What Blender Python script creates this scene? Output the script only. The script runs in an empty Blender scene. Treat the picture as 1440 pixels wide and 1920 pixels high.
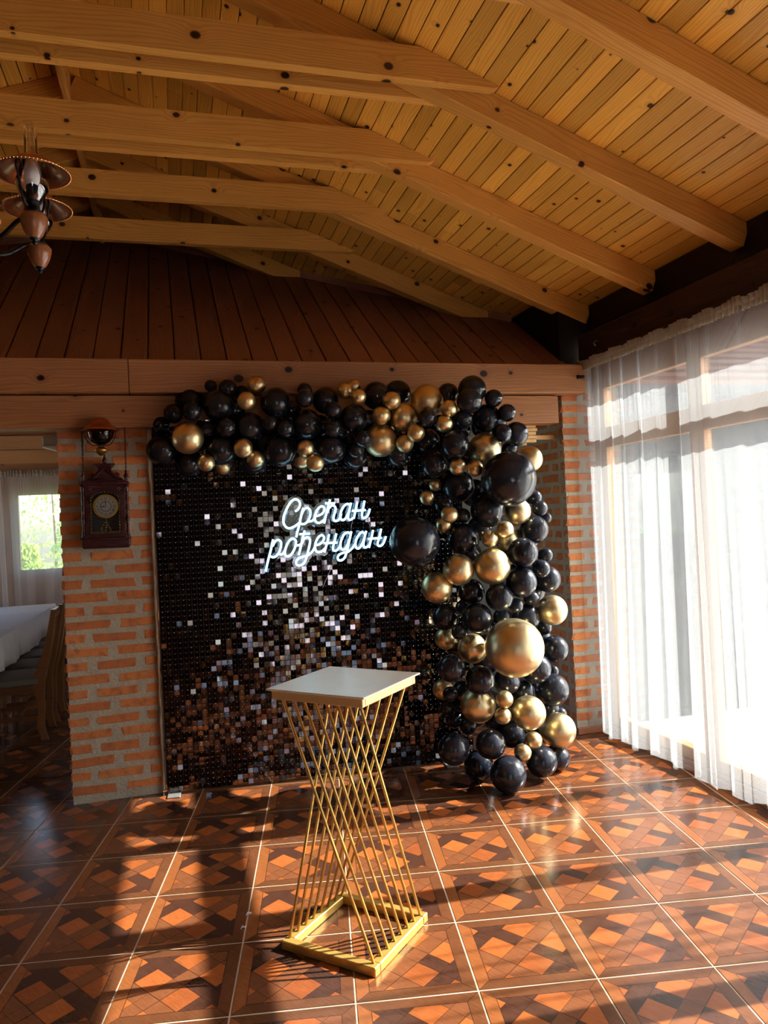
import bpy, bmesh, math, random
from mathutils import Vector, Matrix, Quaternion

R_ = random.Random(11)
scene = bpy.context.scene
COL = scene.collection
V = Vector

# ------------------------------------------------------------------ camera
FPX, YAW, PITCH, ROLL = 1403.2, 0.274172, 0.0060912, -0.047079
CAM = V((0.0, 0.0, 1.6))
_f = V((math.sin(YAW) * math.cos(PITCH), math.cos(YAW) * math.cos(PITCH), math.sin(PITCH)))
_r0 = V((math.cos(YAW), -math.sin(YAW), 0.0))
_u0 = _r0.cross(_f)
C_RIGHT = math.cos(ROLL) * _r0 + math.sin(ROLL) * _u0
C_UP = -math.sin(ROLL) * _r0 + math.cos(ROLL) * _u0
C_FWD = _f
cd = bpy.data.cameras.new('camera')
cam = bpy.data.objects.new('camera', cd)
COL.objects.link(cam)
m3 = Matrix((C_RIGHT, C_UP, -C_FWD)).transposed()
cam.matrix_world = Matrix.Translation(CAM) @ m3.to_4x4()
cd.sensor_fit = 'VERTICAL'
cd.sensor_height = 36.0
cd.sensor_width = 27.0
cd.lens = FPX * 36.0 / 1920.0
cd.clip_start = 0.05
cd.clip_end = 200
scene.camera = cam

# ------------------------------------------------------------------ light
SUN_DIR = V((-1.0, 0.086, -0.743)).normalized()      # the way the light travels
world = bpy.data.worlds.new('world')
scene.world = world
world.use_nodes = True
wn = world.node_tree.nodes
wl = world.node_tree.links
wn.clear()
sky = wn.new('ShaderNodeTexSky')
sky.sky_type = 'NISHITA'
sky.sun_disc = False
sky.sun_elevation = math.radians(36.6)
sky.sun_rotation = math.atan2(1.0, -0.086)
sky.altitude = 200
sky.air_density = 1.0
sky.dust_density = 2.0
bg = wn.new('ShaderNodeBackground')
bg.inputs['Strength'].default_value = 0.5
wo = wn.new('ShaderNodeOutputWorld')
wl.new(sky.outputs[0], bg.inputs[0])
wl.new(bg.outputs[0], wo.inputs[0])
sd = bpy.data.lights.new('sun', 'SUN')
sd.energy = 14.5
sd.angle = math.radians(0.6)
sd.color = (1.0, 0.965, 0.90)
sun = bpy.data.objects.new('sun', sd)
COL.objects.link(sun)
sun.rotation_euler = SUN_DIR.to_track_quat('-Z', 'Y').to_euler()
sun.location = (12, 0, 9)

vs = scene.view_settings
vs.view_transform = 'Standard'
vs.look = 'None'
vs.exposure = 0.88
vs.gamma = 1.0
vs.use_curve_mapping = False
cy = scene.cycles
cy.max_bounces = 6
cy.diffuse_bounces = 3
cy.glossy_bounces = 3
cy.transmission_bounces = 6
cy.transparent_max_bounces = 8
cy.caustics_refractive = False
cy.sample_clamp_indirect = 6.0
cy.adaptive_threshold = 0.03
cy.adaptive_min_samples = 16

# ------------------------------------------------------------------ pixel helpers (layout only)
def ray(x, y):
    return C_RIGHT * ((x - 720) / FPX) + C_UP * ((960 - y) / FPX) + C_FWD
def at_depth(x, y, d):
    return CAM + ray(x, y) * d
def at_plane(x, y, p, n):
    d = ray(x, y)
    return CAM + d * ((p - CAM).dot(n) / d.dot(n))

# ------------------------------------------------------------------ node helper
class NT:
    def __init__(s, name):
        s.m = bpy.data.materials.new(name)
        s.m.use_nodes = True
        s.t = s.m.node_tree
        s.t.nodes.clear()
        s.out = s.t.nodes.new('ShaderNodeOutputMaterial')
    def put(s, sock, v):
        if isinstance(v, bpy.types.NodeSocket):
            s.t.links.new(v, sock)
        elif isinstance(v, (tuple, list)) and sock.type == 'RGBA' and len(v) == 3:
            sock.default_value = (*v, 1.0)
        else:
            sock.default_value = v
    def node(s, typ, ins=None, **props):
        n = s.t.nodes.new('ShaderNode' + typ)
        for k, v in props.items():
            setattr(n, k, v)
        for k, v in (ins or {}).items():
            s.put(n.inputs[k], v)
        return n
    def ma(s, op, a, b=0.0, c=0.0, clamp=False):
        n = s.node('Math', {0: a, 1: b, 2: c}, operation=op)
        n.use_clamp = clamp
        return n.outputs[0]
    def mix(s, f, a, b, blend='MIX'):
        n = s.node('Mix', data_type='RGBA', blend_type=blend)
        s.put(n.inputs['Factor'], f)
        s.put(n.inputs[6], a)
        s.put(n.inputs[7], b)
        return n.outputs[2]
    def sstep(s, v, a, b):
        return s.node('MapRange', {'Value': v, 'From Min': a, 'From Max': b, 'To Min': 0.0, 'To Max': 1.0},
                      interpolation_type='SMOOTHSTEP').outputs[0]
    def noise(s, vec, scale, detail=3.0, rough=0.55, dist=0.0):
        return s.node('TexNoise', {'Vector': vec, 'Scale': scale, 'Detail': detail, 'Roughness': rough, 'Distortion': dist}).outputs[0]
    def xyz(s, vec):
        n = s.node('SeparateXYZ', {0: vec})
        return n.outputs[0], n.outputs[1], n.outputs[2]
    def vec(s, x, y, z):
        return s.node('CombineXYZ', {0: x, 1: y, 2: z}).outputs[0]
    def objco(s):
        return s.node('TexCoord').outputs['Object']
    def rand(s):
        return s.node('ObjectInfo').outputs['Random']
    def pbr(s, col, rough=0.5, metal=0.0, spec=0.5, bump=None, bdist=0.002, bstr=0.4, **kw):
        n = s.node('BsdfPrincipled', {'Base Color': col, 'Roughness': rough, 'Metallic': metal, 'Specular IOR Level': spec})
        for k, v in kw.items():
            s.put(n.inputs[k.replace('_', ' ')], v)
        if bump is not None:
            b = s.node('Bump', {'Height': bump, 'Strength': bstr, 'Distance': bdist})
            s.put(n.inputs['Normal'], b.outputs[0])
        s.t.links.new(n.outputs[0], s.out.inputs[0])
        return s.m

def plain(name, col, rough=0.5, metal=0.0, spec=0.5, var=0.0, nscale=20.0, **kw):
    n = NT(name)
    c = col
    if var:
        f = n.noise(n.objco(), nscale, 4.0)
        c = n.mix(f, tuple(x * (1 - var) for x in col), tuple(min(1, x * (1 + var)) for x in col))
    return n.pbr(c, rough, metal, spec, **kw)

def wood(name, c1, c2, ck, rough=0.5, knots=4.5, kr=0.055, ring=75.0, rvar=0.25, spec=0.35):
    """pine: local X is the length of the piece"""
    n = NT(name)
    rd = n.rand()
    off = n.vec(n.ma('MULTIPLY', rd, 37.0), n.ma('MULTIPLY', rd, 91.0), 0.0)
    co = n.node('VectorMath', {0: n.objco(), 1: off}, operation='ADD').outputs[0]
    x, y, z = n.xyz(co)
    a = n.ma('ADD', y, z)
    vo = n.node('TexVoronoi', {'Vector': n.vec(n.ma('MULTIPLY', x, 0.8), a, 0.0), 'Scale': knots, 'Randomness': 1.0}, voronoi_dimensions='2D')
    d = n.ma('DIVIDE', vo.outputs['Distance'], n.ma('ADD', 0.3, n.ma('MULTIPLY', n.xyz(vo.outputs['Color'])[0], 0.9)))
    g = n.ma('EXPONENT', n.ma('MULTIPLY', n.ma('MULTIPLY', d, d), -60.0))
    lw = n.noise(n.vec(n.ma('MULTIPLY', x, 1.1), n.ma('MULTIPLY', a, 9.0), 0.0), 1.0, 2.0)
    gc = n.ma('ADD', a, n.ma('ADD', n.ma('MULTIPLY', g, 0.035), n.ma('MULTIPLY', lw, 0.11)))
    rg = n.ma('ADD', n.ma('MULTIPLY', n.ma('SINE', n.ma('MULTIPLY', gc, ring * 6.283)), 0.5), 0.5)
    rg = n.ma('POWER', rg, 2.2)
    fine = n.noise(n.vec(n.ma('MULTIPLY', x, 5.0), n.ma('MULTIPLY', a, 170.0), 0.0), 1.0, 3.0)
    blot = n.noise(n.vec(n.ma('MULTIPLY', x, 1.5), n.ma('MULTIPLY', a, 5.0), 3.0), 1.0, 3.0)
    f = n.ma('ADD', n.ma('MULTIPLY', rg, 0.38), n.ma('ADD', n.ma('MULTIPLY', fine, 0.30), n.ma('MULTIPLY', n.ma('SUBTRACT', blot, 0.35), 0.65)), clamp=True)
    col = n.mix(f, c1, c2)
    br = n.ma('ADD', 1.0 - rvar * 0.5, n.ma('MULTIPLY', rd, rvar))
    col = n.mix(1.0, col, n.vec(br, br, br), 'MULTIPLY')
    kn = n.ma('SUBTRACT', 1.0, n.sstep(d, kr * 0.75, kr * 1.25))
    halo = n.ma('MULTIPLY', n.ma('SUBTRACT', 1.0, n.sstep(d, kr, kr * 3.0)), 0.35)
    col = n.mix(halo, col, c2)
    col = n.mix(kn, col, ck)
    rgh = n.ma('ADD', rough - 0.06, n.ma('MULTIPLY', fine, 0.14))
    return n.pbr(col, rgh, 0.0, spec, bump=n.ma('ADD', fine, n.ma('MULTIPLY', rg, 0.6)), bdist=0.0012, bstr=0.35)

M = {}
M['plank'] = wood('pine_ceiling', (0.95, 0.50, 0.080), (0.62, 0.255, 0.030), (0.05, 0.017, 0.006), 0.40, 4.6, 0.05, 70, 0.40)
M['rafter'] = wood('pine_rafter', (0.82, 0.40, 0.080), (0.50, 0.195, 0.034), (0.05, 0.018, 0.007), 0.40, 3.0, 0.05, 60, 0.22)
M['darkwood'] = wood('dark_stained_boards', (0.38, 0.150, 0.080), (0.21, 0.080, 0.044), (0.07, 0.028, 0.016), 0.5, 3.2, 0.05, 60, 0.3)
M['header'] = wood('brown_stained_beam', (0.42, 0.175, 0.060), (0.19, 0.070, 0.026), (0.025, 0.01, 0.006), 0.5, 3.0, 0.06, 55, 0.1)
M['blackwood'] = wood('black_stain_and_shade', (0.022, 0.012, 0.009), (0.012, 0.007, 0.006), (0.006, 0.004, 0.004), 0.5, 3.0, 0.05, 60, 0.2)
M['fascia'] = wood('near_black_fascia', (0.065, 0.030, 0.020), (0.035, 0.016, 0.011), (0.015, 0.008, 0.006), 0.5, 3.0, 0.05, 60, 0.2)
M['tanwood'] = wood('tan_boards', (0.42, 0.19, 0.06), (0.27, 0.105, 0.03), (0.07, 0.025, 0.01), 0.45, 4.0, 0.05, 60, 0.2)
M['framewood'] = wood('window_frame_wood', (0.36, 0.18, 0.065), (0.24, 0.105, 0.035), (0.2, 0.08, 0.03), 0.4, 2.0, 0.03, 60, 0.1)
M['chairwood'] = wood('chair_wood', (0.26, 0.10, 0.035), (0.15, 0.052, 0.018), (0.1, 0.04, 0.015), 0.32, 2.0, 0.02, 60, 0.2)
M['clockwood'] = wood('mahogany', (0.06, 0.012, 0.012), (0.03, 0.006, 0.007), (0.02, 0.004, 0.004), 0.25, 2.0, 0.02, 90, 0.1)
M['dropwood'] = plain('turned_wood', (0.24, 0.085, 0.03), 0.25, var=0.2, nscale=40)
M['palewood'] = plain('pale_pine', (0.72, 0.42, 0.16), 0.5, var=0.15, nscale=30)
M['iron'] = plain('black_iron', (0.012, 0.012, 0.014), 0.38, 0.6)
M['copper'] = plain('copper', (0.62, 0.25, 0.10), 0.28, 1.0, var=0.25, nscale=14)
M['brass'] = plain('aged_brass', (0.55, 0.30, 0.07), 0.35, 1.0, var=0.2, nscale=30)
M['white_plastic'] = plain('white_plastic', (0.75, 0.73, 0.68), 0.4)
M['beige_plastic'] = plain('beige_plastic', (0.46, 0.38, 0.28), 0.5)
M['grey_metal'] = plain('grey_steel', (0.33, 0.33, 0.32), 0.45, 0.6, var=0.25, nscale=60)
M['black_panel'] = plain('black_backing', (0.012, 0.012, 0.014), 0.35)
M['mirror_square'] = plain('black_mirror_square', (0.165, 0.148, 0.156), 0.05, 1.0)
M['pin'] = plain('pin_head', (0.9, 0.9, 0.92), 0.2)
M['plaster'] = plain('rough_plaster', (0.50, 0.42, 0.31), 0.95, var=0.35, nscale=45)
M['render'] = plain('light_render', (0.13, 0.143, 0.155), 0.9, var=0.06, nscale=5)
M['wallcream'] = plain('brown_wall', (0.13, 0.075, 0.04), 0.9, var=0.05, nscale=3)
M['paving'] = plain('pale_paving', (0.80, 0.77, 0.71), 0.85, var=0.12, nscale=6)
M['terracotta'] = plain('roof_tiles', (0.42, 0.15, 0.085), 0.8, var=0.2, nscale=7)
M['leaf'] = None

def brick_mat(name, ca, cb, cc):
    n = NT(name)
    rd = n.rand()
    co = n.node('VectorMath', {0: n.objco(), 1: n.vec(n.ma('MULTIPLY', rd, 50.0), 0.0, 0.0)}, operation='ADD').outputs[0]
    f = n.noise(co, 22.0, 5.0, 0.6)
    g = n.noise(co, 90.0, 3.0, 0.6)
    col = n.mix(n.ma('FRACT', n.ma('MULTIPLY', rd, 7.31)), ca, cb)
    col = n.mix(n.sstep(f, 0.42, 0.75), col, cc)
    gx, gy, gz = n.xyz(n.node('TexCoord').outputs['Generated'])
    ez = n.ma('MINIMUM', gz, n.ma('SUBTRACT', 1.0, gz))
    ex = n.ma('MULTIPLY', n.ma('MINIMUM', gx, n.ma('SUBTRACT', 1.0, gx)), 3.5)
    ed = n.ma('ADD', n.ma('MINIMUM', ez, ex), n.ma('MULTIPLY', n.ma('SUBTRACT', n.noise(co, 35.0, 4.0, 0.6), 0.5), 0.55))
    col = n.mix(n.ma('MULTIPLY', n.ma('SUBTRACT', 1.0, n.sstep(ed, -0.05, 0.12)), 0.6), col, (0.40, 0.33, 0.24))
    col = n.mix(n.ma('MULTIPLY', n.sstep(g, 0.62, 0.8), 0.4), col, (0.42, 0.33, 0.24))
    return n.pbr(col, 0.9, 0.0, 0.2, bump=n.ma('ADD', f, n.ma('MULTIPLY', g, 0.5)), bdist=0.006, bstr=0.7)
M['brick'] = brick_mat('clay_brick', (0.62, 0.225, 0.075), (0.46, 0.150, 0.055), (0.33, 0.115, 0.055))
def mortar_mat():
    n = NT('mortar')
    co = n.objco()
    f = n.noise(co, 14.0, 5.0, 0.65)
    g = n.noise(co, 70.0, 4.0, 0.6)
    col = n.mix(f, (0.28, 0.255, 0.205), (0.52, 0.46, 0.36))
    col = n.mix(n.ma('MULTIPLY', n.sstep(g, 0.55, 0.75), 0.5), col, (0.52, 0.46, 0.36))
    return n.pbr(col, 0.95, 0.0, 0.15, bump=n.ma('ADD', f, g), bdist=0.01, bstr=0.8)
M['mortar'] = mortar_mat()

def tile_mat():
    n = NT('parquet_print_tile')
    uv = n.node('TexCoord').outputs['UV']
    x, y, _ = n.xyz(uv)
    tx = n.ma('FRACT', x)
    ty = n.ma('FRACT', y)
    ix = n.ma('FLOOR', x)
    iy = n.ma('FLOOR', y)
    P = 0.55
    A = n.ma('ADD', n.ma('DIVIDE', n.ma('ADD', tx, ty), P), 0.18)
    B = n.ma('ADD', n.ma('DIVIDE', n.ma('SUBTRACT', tx, ty), P), 4.18)
    fa, fb = n.ma('FRACT', A), n.ma('FRACT', B)
    ia, ib = n.ma('FLOOR', A), n.ma('FLOOR', B)
    BW = 0.40
    ba = n.ma('LESS_THAN', fa, BW)
    bb = n.ma('LESS_THAN', fb, BW)
    cell = n.vec(n.ma('ADD', ia, n.ma('MULTIPLY', ix, 13.0)), n.ma('ADD', ib, n.ma('MULTIPLY', iy, 17.0)), 1.0)
    wn_ = n.node('TexWhiteNoise', {'Vector': cell}, noise_dimensions='3D').outputs['Value']
    sq = n.mix(wn_, (0.40, 0.112, 0.027), (0.24, 0.066, 0.021))
    # bands weave over and under one another
    par = n.ma('MODULO', n.ma('ADD', ia, ib), 2.0)
    dark = (0.070, 0.028, 0.017)
    mid = (0.19, 0.066, 0.026)
    bacol = n.mix(n.ma('MODULO', ia, 2.0), dark, mid)
    bbcol = n.mix(n.ma('MODULO', ib, 2.0), mid, dark)
    col = n.mix(bb, sq, bbcol)
    upper = n.ma('MAXIMUM', n.ma('SUBTRACT', 1.0, bb), par)
    col = n.mix(n.ma('MULTIPLY', ba, upper), col, bacol)
    # joint lines of the printed parquet
    def line(fr, pos, w):
        return n.ma('LESS_THAN', n.ma('ABSOLUTE', n.ma('SUBTRACT', fr, pos)), w)
    ln = n.ma('MAXIMUM', n.ma('MAXIMUM', line(fa, BW, 0.012), line(fa, 0.0, 0.012)), n.ma('MAXIMUM', line(fb, BW, 0.012), line(fb, 0.0, 0.012)))
    # border planks on each edge
    dx = n.ma('MINIMUM', tx, n.ma('SUBTRACT', 1.0, tx))
    dy = n.ma('MINIMUM', ty, n.ma('SUBTRACT', 1.0, ty))
    bord = n.ma('LESS_THAN', n.ma('MINIMUM', dx, dy), 0.115)
    isx = n.ma('LESS_THAN', dx, dy)
    left = n.ma('LESS_THAN', tx, 0.115)
    bc = n.mix(isx, (0.125, 0.046, 0.019), n.mix(left, (0.14, 0.050, 0.020), (0.26, 0.085, 0.026)))
    col = n.mix(bord, col, bc)
    bl = n.ma('MAXIMUM', n.ma('LESS_THAN', n.ma('ABSOLUTE', n.ma('SUBTRACT', n.ma('MINIMUM', dx, dy), 0.115)), 0.004),
              n.ma('MULTIPLY', bord, n.ma('LESS_THAN', n.ma('ABSOLUTE', n.ma('SUBTRACT', dx, dy)), 0.004)))
    ln = n.ma('MAXIMUM', n.ma('MULTIPLY', ln, n.ma('SUBTRACT', 1.0, bord)), bl)
    # grain
    gr = n.noise(n.vec(n.ma('MULTIPLY', n.ma('ADD', tx, ty), 50.0), n.ma('MULTIPLY', n.ma('SUBTRACT', tx, ty), 5.0), ix), 1.0, 4.0, 0.65)
    gr2 = n.noise(n.vec(n.ma('MULTIPLY', tx, 8.0), n.ma('MULTIPLY', ty, 8.0), iy), 1.0, 3.0)
    k = n.ma('ADD', 0.29, n.ma('ADD', n.ma('MULTIPLY', gr, 0.75), n.ma('MULTIPLY', gr2, 0.35)))
    col = n.mix(1.0, col, n.vec(k, k, k), 'MULTIPLY')
    col = n.mix(n.ma('MULTIPLY', ln, 0.75), col, (0.035, 0.014, 0.009))
    rg = n.ma('ADD', 0.11, n.ma('MULTIPLY', gr, 0.16))
    h = n.ma('SUBTRACT', n.ma('MULTIPLY', gr, 0.4), ln)
    return n.pbr(col, rg, 0.0, 0.5, bump=h, bdist=0.0012, bstr=0.22)
M['tile'] = tile_mat()
M['grout'] = plain('cream_grout', (0.46, 0.36, 0.25), 0.8, var=0.2, nscale=8)

def sheer(name, col, trans, weave=0.0):
    n = NT(name)
    tr = n.node('BsdfTransparent', {'Color': (0.97, 0.97, 0.97)})
    di = n.node('BsdfDiffuse', {'Color': col})
    tl = n.node('BsdfTranslucent', {'Color': col})
    mx = n.node('MixShader', {0: 0.55, 1: di.outputs[0], 2: tl.outputs[0]})
    m2 = n.node('MixShader', {0: 1.0 - trans, 1: tr.outputs[0], 2: mx.outputs[0]})
    n.t.links.new(m2.outputs[0], n.out.inputs[0])
    return n.m
M['sheer'] = sheer('sheer_white_voile', (0.64, 0.67, 0.68), 0.77)
M['sheer_head'] = sheer('gathered_voile', (0.50, 0.42, 0.31), 0.10)
M['sheer_far'] = sheer('sheer_cream_voile', (0.86, 0.82, 0.76), 0.60)

def glass(name, tint=(0.97, 0.98, 0.98), gl=0.9):
    n = NT(name)
    tr = n.node('BsdfTransparent', {'Color': tint})
    gs = n.node('BsdfGlossy', {'Color': (1, 1, 1), 'Roughness': 0.02})
    fr = n.node('Fresnel', {'IOR': 1.45})
    f = n.ma('MULTIPLY', fr.outputs[0], gl, clamp=True)
    mx = n.node('MixShader', {0: f, 1: tr.outputs[0], 2: gs.outputs[0]})
    n.t.links.new(mx.outputs[0], n.out.inputs[0])
    return n.m
M['glass'] = glass('clear_glass')
M['glass_lamp'] = glass('lamp_glass', (0.90, 0.90, 0.90), 3.5)
M['glass_dark'] = glass('smoked_glass', (0.25, 0.25, 0.28))
M['acrylic'] = glass('clear_acrylic', (0.86, 0.90, 0.95))

def emit(name, col, st):
    n = NT(name)
    e = n.node('Emission', {'Color': (*col, 1), 'Strength': st})
    n.t.links.new(e.outputs[0], n.out.inputs[0])
    return n.m
M['neon'] = emit('neon_tube', (0.42, 0.80, 0.95), 2.4)

M['balloon_black'] = plain('black_latex', (0.014, 0.017, 0.027), 0.20, 0.0, 0.55)
M['balloon_gold'] = plain('chrome_gold_latex', (0.80, 0.65, 0.37), 0.36, 1.0)
M['gold'] = plain('gold_paint', (0.60, 0.36, 0.085), 0.38, 0.55, 0.5, var=0.08, nscale=30)
M['gold_pale'] = plain('pale_gold_paint', (0.74, 0.52, 0.24), 0.45, 0.15, 0.5)
M['tabletop'] = plain('cream_laminate', (0.82, 0.78, 0.68), 0.25, 0.0, 0.5, var=0.07, nscale=16)
M['linen'] = plain('white_tablecloth', (0.84, 0.83, 0.82), 0.85, var=0.06, nscale=60)
M['cushion'] = plain('taupe_cushion', (0.20, 0.165, 0.135), 0.9, var=0.1, nscale=60)
M['dial'] = plain('dial_white', (0.72, 0.70, 0.62), 0.4)
M['ink'] = plain('black_ink', (0.01, 0.01, 0.01), 0.4)
M['clockback'] = plain('clock_interior', (0.09, 0.09, 0.10), 0.6)
M['cord'] = plain('white_cord', (0.75, 0.75, 0.75), 0.5)
M['bulb'] = plain('frosted_bulb', (0.85, 0.83, 0.78), 0.45)

def leaf_mat():
    n = NT('leaves')
    f = n.noise(n.objco(), 1.6, 3.0)
    col = n.mix(f, (0.22, 0.40, 0.10), (0.62, 0.66, 0.20))
    di = n.node('BsdfDiffuse', {'Color': col})
    tl = n.node('BsdfTranslucent', {'Color': col})
    mx = n.node('MixShader', {0: 0.5, 1: di.outputs[0], 2: tl.outputs[0]})
    n.t.links.new(mx.outputs[0], n.out.inputs[0])
    return n.m
M['leaf'] = leaf_mat()
M['bark'] = plain('bark', (0.12, 0.08, 0.05), 0.9)

# ------------------------------------------------------------------ geometry helpers
class MB:
    def __init__(s, Mx=None):
        s.v, s.f, s.M = [], [], (Mx or Matrix())
    def add(s, vs_, fs_):
        o = len(s.v)
        s.v += [s.M @ V(p) for p in vs_]
        s.f += [tuple(i + o for i in f) for f in fs_]
        return s
    def box(s, a, b):
        (x0, y0, z0), (x1, y1, z1) = a, b
        s.add([(x0, y0, z0), (x1, y0, z0), (x1, y1, z0), (x0, y1, z0), (x0, y0, z1), (x1, y0, z1), (x1, y1, z1), (x0, y1, z1)],
              [(0, 3, 2, 1), (4, 5, 6, 7), (0, 1, 5, 4), (1, 2, 6, 5), (2, 3, 7, 6), (3, 0, 4, 7)])
        return s
    def bbox(s, a, b, r=0.003):
        """box with chamfered edges"""
        (x0, y0, z0), (x1, y1, z1) = a, b
        bm = bmesh.new()
        bmesh.ops.create_cube(bm, size=1.0)
        for v in bm.verts:
            v.co = V((x0 if v.co.x < 0 else x1, y0 if v.co.y < 0 else y1, z0 if v.co.z < 0 else z1))
        bmesh.ops.bevel(bm, geom=list(bm.edges), offset=r, segments=1, affect='EDGES', profile=0.5)
        bm.verts.ensure_lookup_table()
        s.add([v.co.copy() for v in bm.verts], [tuple(v.index for v in f.verts) for f in bm.faces])
        bm.free()
        return s
    def prism(s, poly, y0, y1):
        """polygon in x,z extruded along y"""
        n = len(poly)
        vs_ = [(p[0], y0, p[1]) for p in poly] + [(p[0], y1, p[1]) for p in poly]
        fs_ = [tuple(range(n)), tuple(range(2 * n - 1, n - 1, -1))]
        fs_ += [(i, i + n, (i + 1) % n + n, (i + 1) % n) for i in range(n)]
        return s.add(vs_, fs_)
    def tube(s, pts, r, n=8, caps=True, closed=False):
        pts = [V(p) for p in pts]
        k = len(pts)
        rs = r if isinstance(r, (list, tuple)) else [r] * k
        vs_, fs_ = [], []
        prev = None
        for i, p in enumerate(pts):
            if closed:
                t = (pts[(i + 1) % k] - pts[i - 1]).normalized()
            else:
                t = (pts[min(i + 1, k - 1)] - pts[max(i - 1, 0)]).normalized()
            if prev is None:
                a = V((0, 0, 1)) if abs(t.z) < 0.9 else V((1, 0, 0))
                u = t.cross(a).normalized()
            else:
                u = (prev - t * prev.dot(t)).normalized()
            prev = u
            w = t.cross(u)
            for j in range(n):
                an = 2 * math.pi * j / n
                vs_.append(p + (u * math.cos(an) + w * math.sin(an)) * rs[i])
        for i in range(k if closed else k - 1):
            for j in range(n):
                a, b = i * n + j, i * n + (j + 1) % n
                c, d = ((i + 1) % k) * n + (j + 1) % n, ((i + 1) % k) * n + j
                fs_.append((a, b, c, d))
        if caps and not closed:
            fs_ += [tuple(range(n - 1, -1, -1)), tuple(range((k - 1) * n, k * n))]
        return s.add(vs_, fs_)
    def lathe(s, prof, n=24, c=(0, 0, 0)):
        """profile of (r, z) turned about the z axis through c"""
        vs_, fs_ = [], []
        for (r, z) in prof:
            for j in range(n):
                a = 2 * math.pi * j / n
                vs_.append((c[0] + max(r, 1e-5) * math.cos(a), c[1] + max(r, 1e-5) * math.sin(a), c[2] + z))
        for i in range(len(prof) - 1):
            for j in range(n):
                fs_.append((i * n + j, i * n + (j + 1) % n, (i + 1) * n + (j + 1) % n, (i + 1) * n + j))
        return s.add(vs_, fs_)
    def mesh(s, name, mat, smooth=False):
        me = bpy.data.meshes.new(name)
        me.from_pydata([tuple(p) for p in s.v], [], s.f)
        if mat is not None:
            me.materials.append(mat)
        if smooth:
            me.polygons.foreach_set('use_smooth', [True] * len(me.polygons))
        me.update()
        return me
    def build(s, name, mat, parent=None, smooth=False, label=None):
        return link(name, s.mesh(name, mat, smooth), parent, label=label)

def W(o):
    b = o.matrix_basis
    return b if o.parent is None else W(o.parent) @ o.matrix_parent_inverse @ b

def link(name, data, parent=None, mat=None, keep=True, label=None):
    o = bpy.data.objects.new(name, data)
    COL.objects.link(o)
    if mat is not None:
        o.matrix_basis = mat
    if parent is not None:
        o.parent = parent
        if keep:
            o.matrix_parent_inverse = W(parent).inverted()
    if label:
        o['label'] = label
    return o

def thing(name, label, cat, loc=(0, 0, 0), group=None):
    o = bpy.data.objects.new(name, None)
    COL.objects.link(o)
    o.location = loc
    o.empty_display_size = 0.1
    tag(o, label, cat, group)
    return o
def tag(o, label, cat, group=None):
    o['label'] = label
    o['category'] = cat
    if group:
        o['group'] = group
    return o
def struct(o, label=None, cat=None):
    o['kind'] = 'structure'
    if label:
        o['label'] = label
    if cat:
        o['category'] = cat
    return o
def copy_tree(o, parent=None):
    c = o.copy()
    COL.objects.link(c)
    if parent is not None:
        c.parent = parent
        c.matrix_parent_inverse = o.matrix_parent_inverse.copy()
    for ch in [x for x in ALL_CH.get(o.name, [])]:
        copy_tree(ch, c)
    return c
ALL_CH = {}
def index_children():
    ALL_CH.clear()
    for o in COL.objects:
        if o.parent is not None:
            ALL_CH.setdefault(o.parent.name, []).append(o)

def frame(p0, p1, up=(0, 0, 1)):
    x = (V(p1) - V(p0)).normalized()
    y = V(up).cross(x).normalized()
    z = x.cross(y)
    return Matrix.Translation((V(p0) + V(p1)) / 2) @ Matrix((x, y, z)).transposed().to_4x4()

def beam(name, p0, p1, w, h, mat, parent=None, up=(0, 0, 1), r=0.004):
    """timber with its local X along p0-p1"""
    L = (V(p1) - V(p0)).length
    me = MB().bbox((-L / 2, -w / 2, -h / 2), (L / 2, w / 2, h / 2), r).mesh(name, mat)
    return link(name, me, parent, frame(p0, p1, up))

def smooth_pts(pts, sub=6, closed=False):
    """Catmull-Rom through the points"""
    pts = [V(p) for p in pts]
    n = len(pts)
    out = []
    rng = n if closed else n - 1
    for i in range(rng):
        p1, p2 = pts[i], pts[(i + 1) % n]
        p0 = pts[i - 1] if (i > 0 or closed) else p1 * 2 - p2
        p3 = pts[(i + 2) % n] if (i + 2 < n or closed) else p2 * 2 - p1
        for k in range(sub):
            t = k / sub
            out.append(0.5 * ((2 * p1) + (p2 - p0) * t + (2 * p0 - 5 * p1 + 4 * p2 - p3) * t * t + (3 * p1 - p0 - 3 * p2 + p3) * t ** 3))
    if not closed:
        out.append(pts[-1])
    return out

# ================================================================== SETTING
XR = 2.90          # inner line of the glazed right wall
YB = 4.735         # front face of the brick piers
# ---------------- floor: grout bed + single tiles
TY = 0.188127
E1 = V((math.cos(TY), -math.sin(TY), 0))
E2 = V((math.sin(TY), math.cos(TY), 0))
U0, DU, V0, DV = -0.3665, 0.4115, 2.4855, 0.4275
floor = struct(MB().box((-4.0, -3.6, -0.12), (XR + 0.03, 9.9, -0.0022)).build('floor', M['grout']), 'dark parquet patterned ceramic tile floor with pale grout', 'floor')
tw, tl, tt = DU - 0.0062, DV - 0.0072, 0.012
def tile_mesh(name, flip):
    mb = MB().bbox((-tw / 2, -tl / 2, -tt), (tw / 2, tl / 2, 0.0), 0.0012)
    me = mb.mesh(name, M['tile'])
    uvl = me.uv_layers.new(name='UVMap')
    for lp in me.loops:
        p = me.vertices[lp.vertex_index].co
        uvl.data[lp.index].uv = (p.x / (tw + 0.004) + 0.5 + flip, p.y / (tl + 0.004) + 0.5 + flip * 3)
    return me
TMESH = [tile_mesh('tile', k) for k in range(6)]
cells = []
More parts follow.
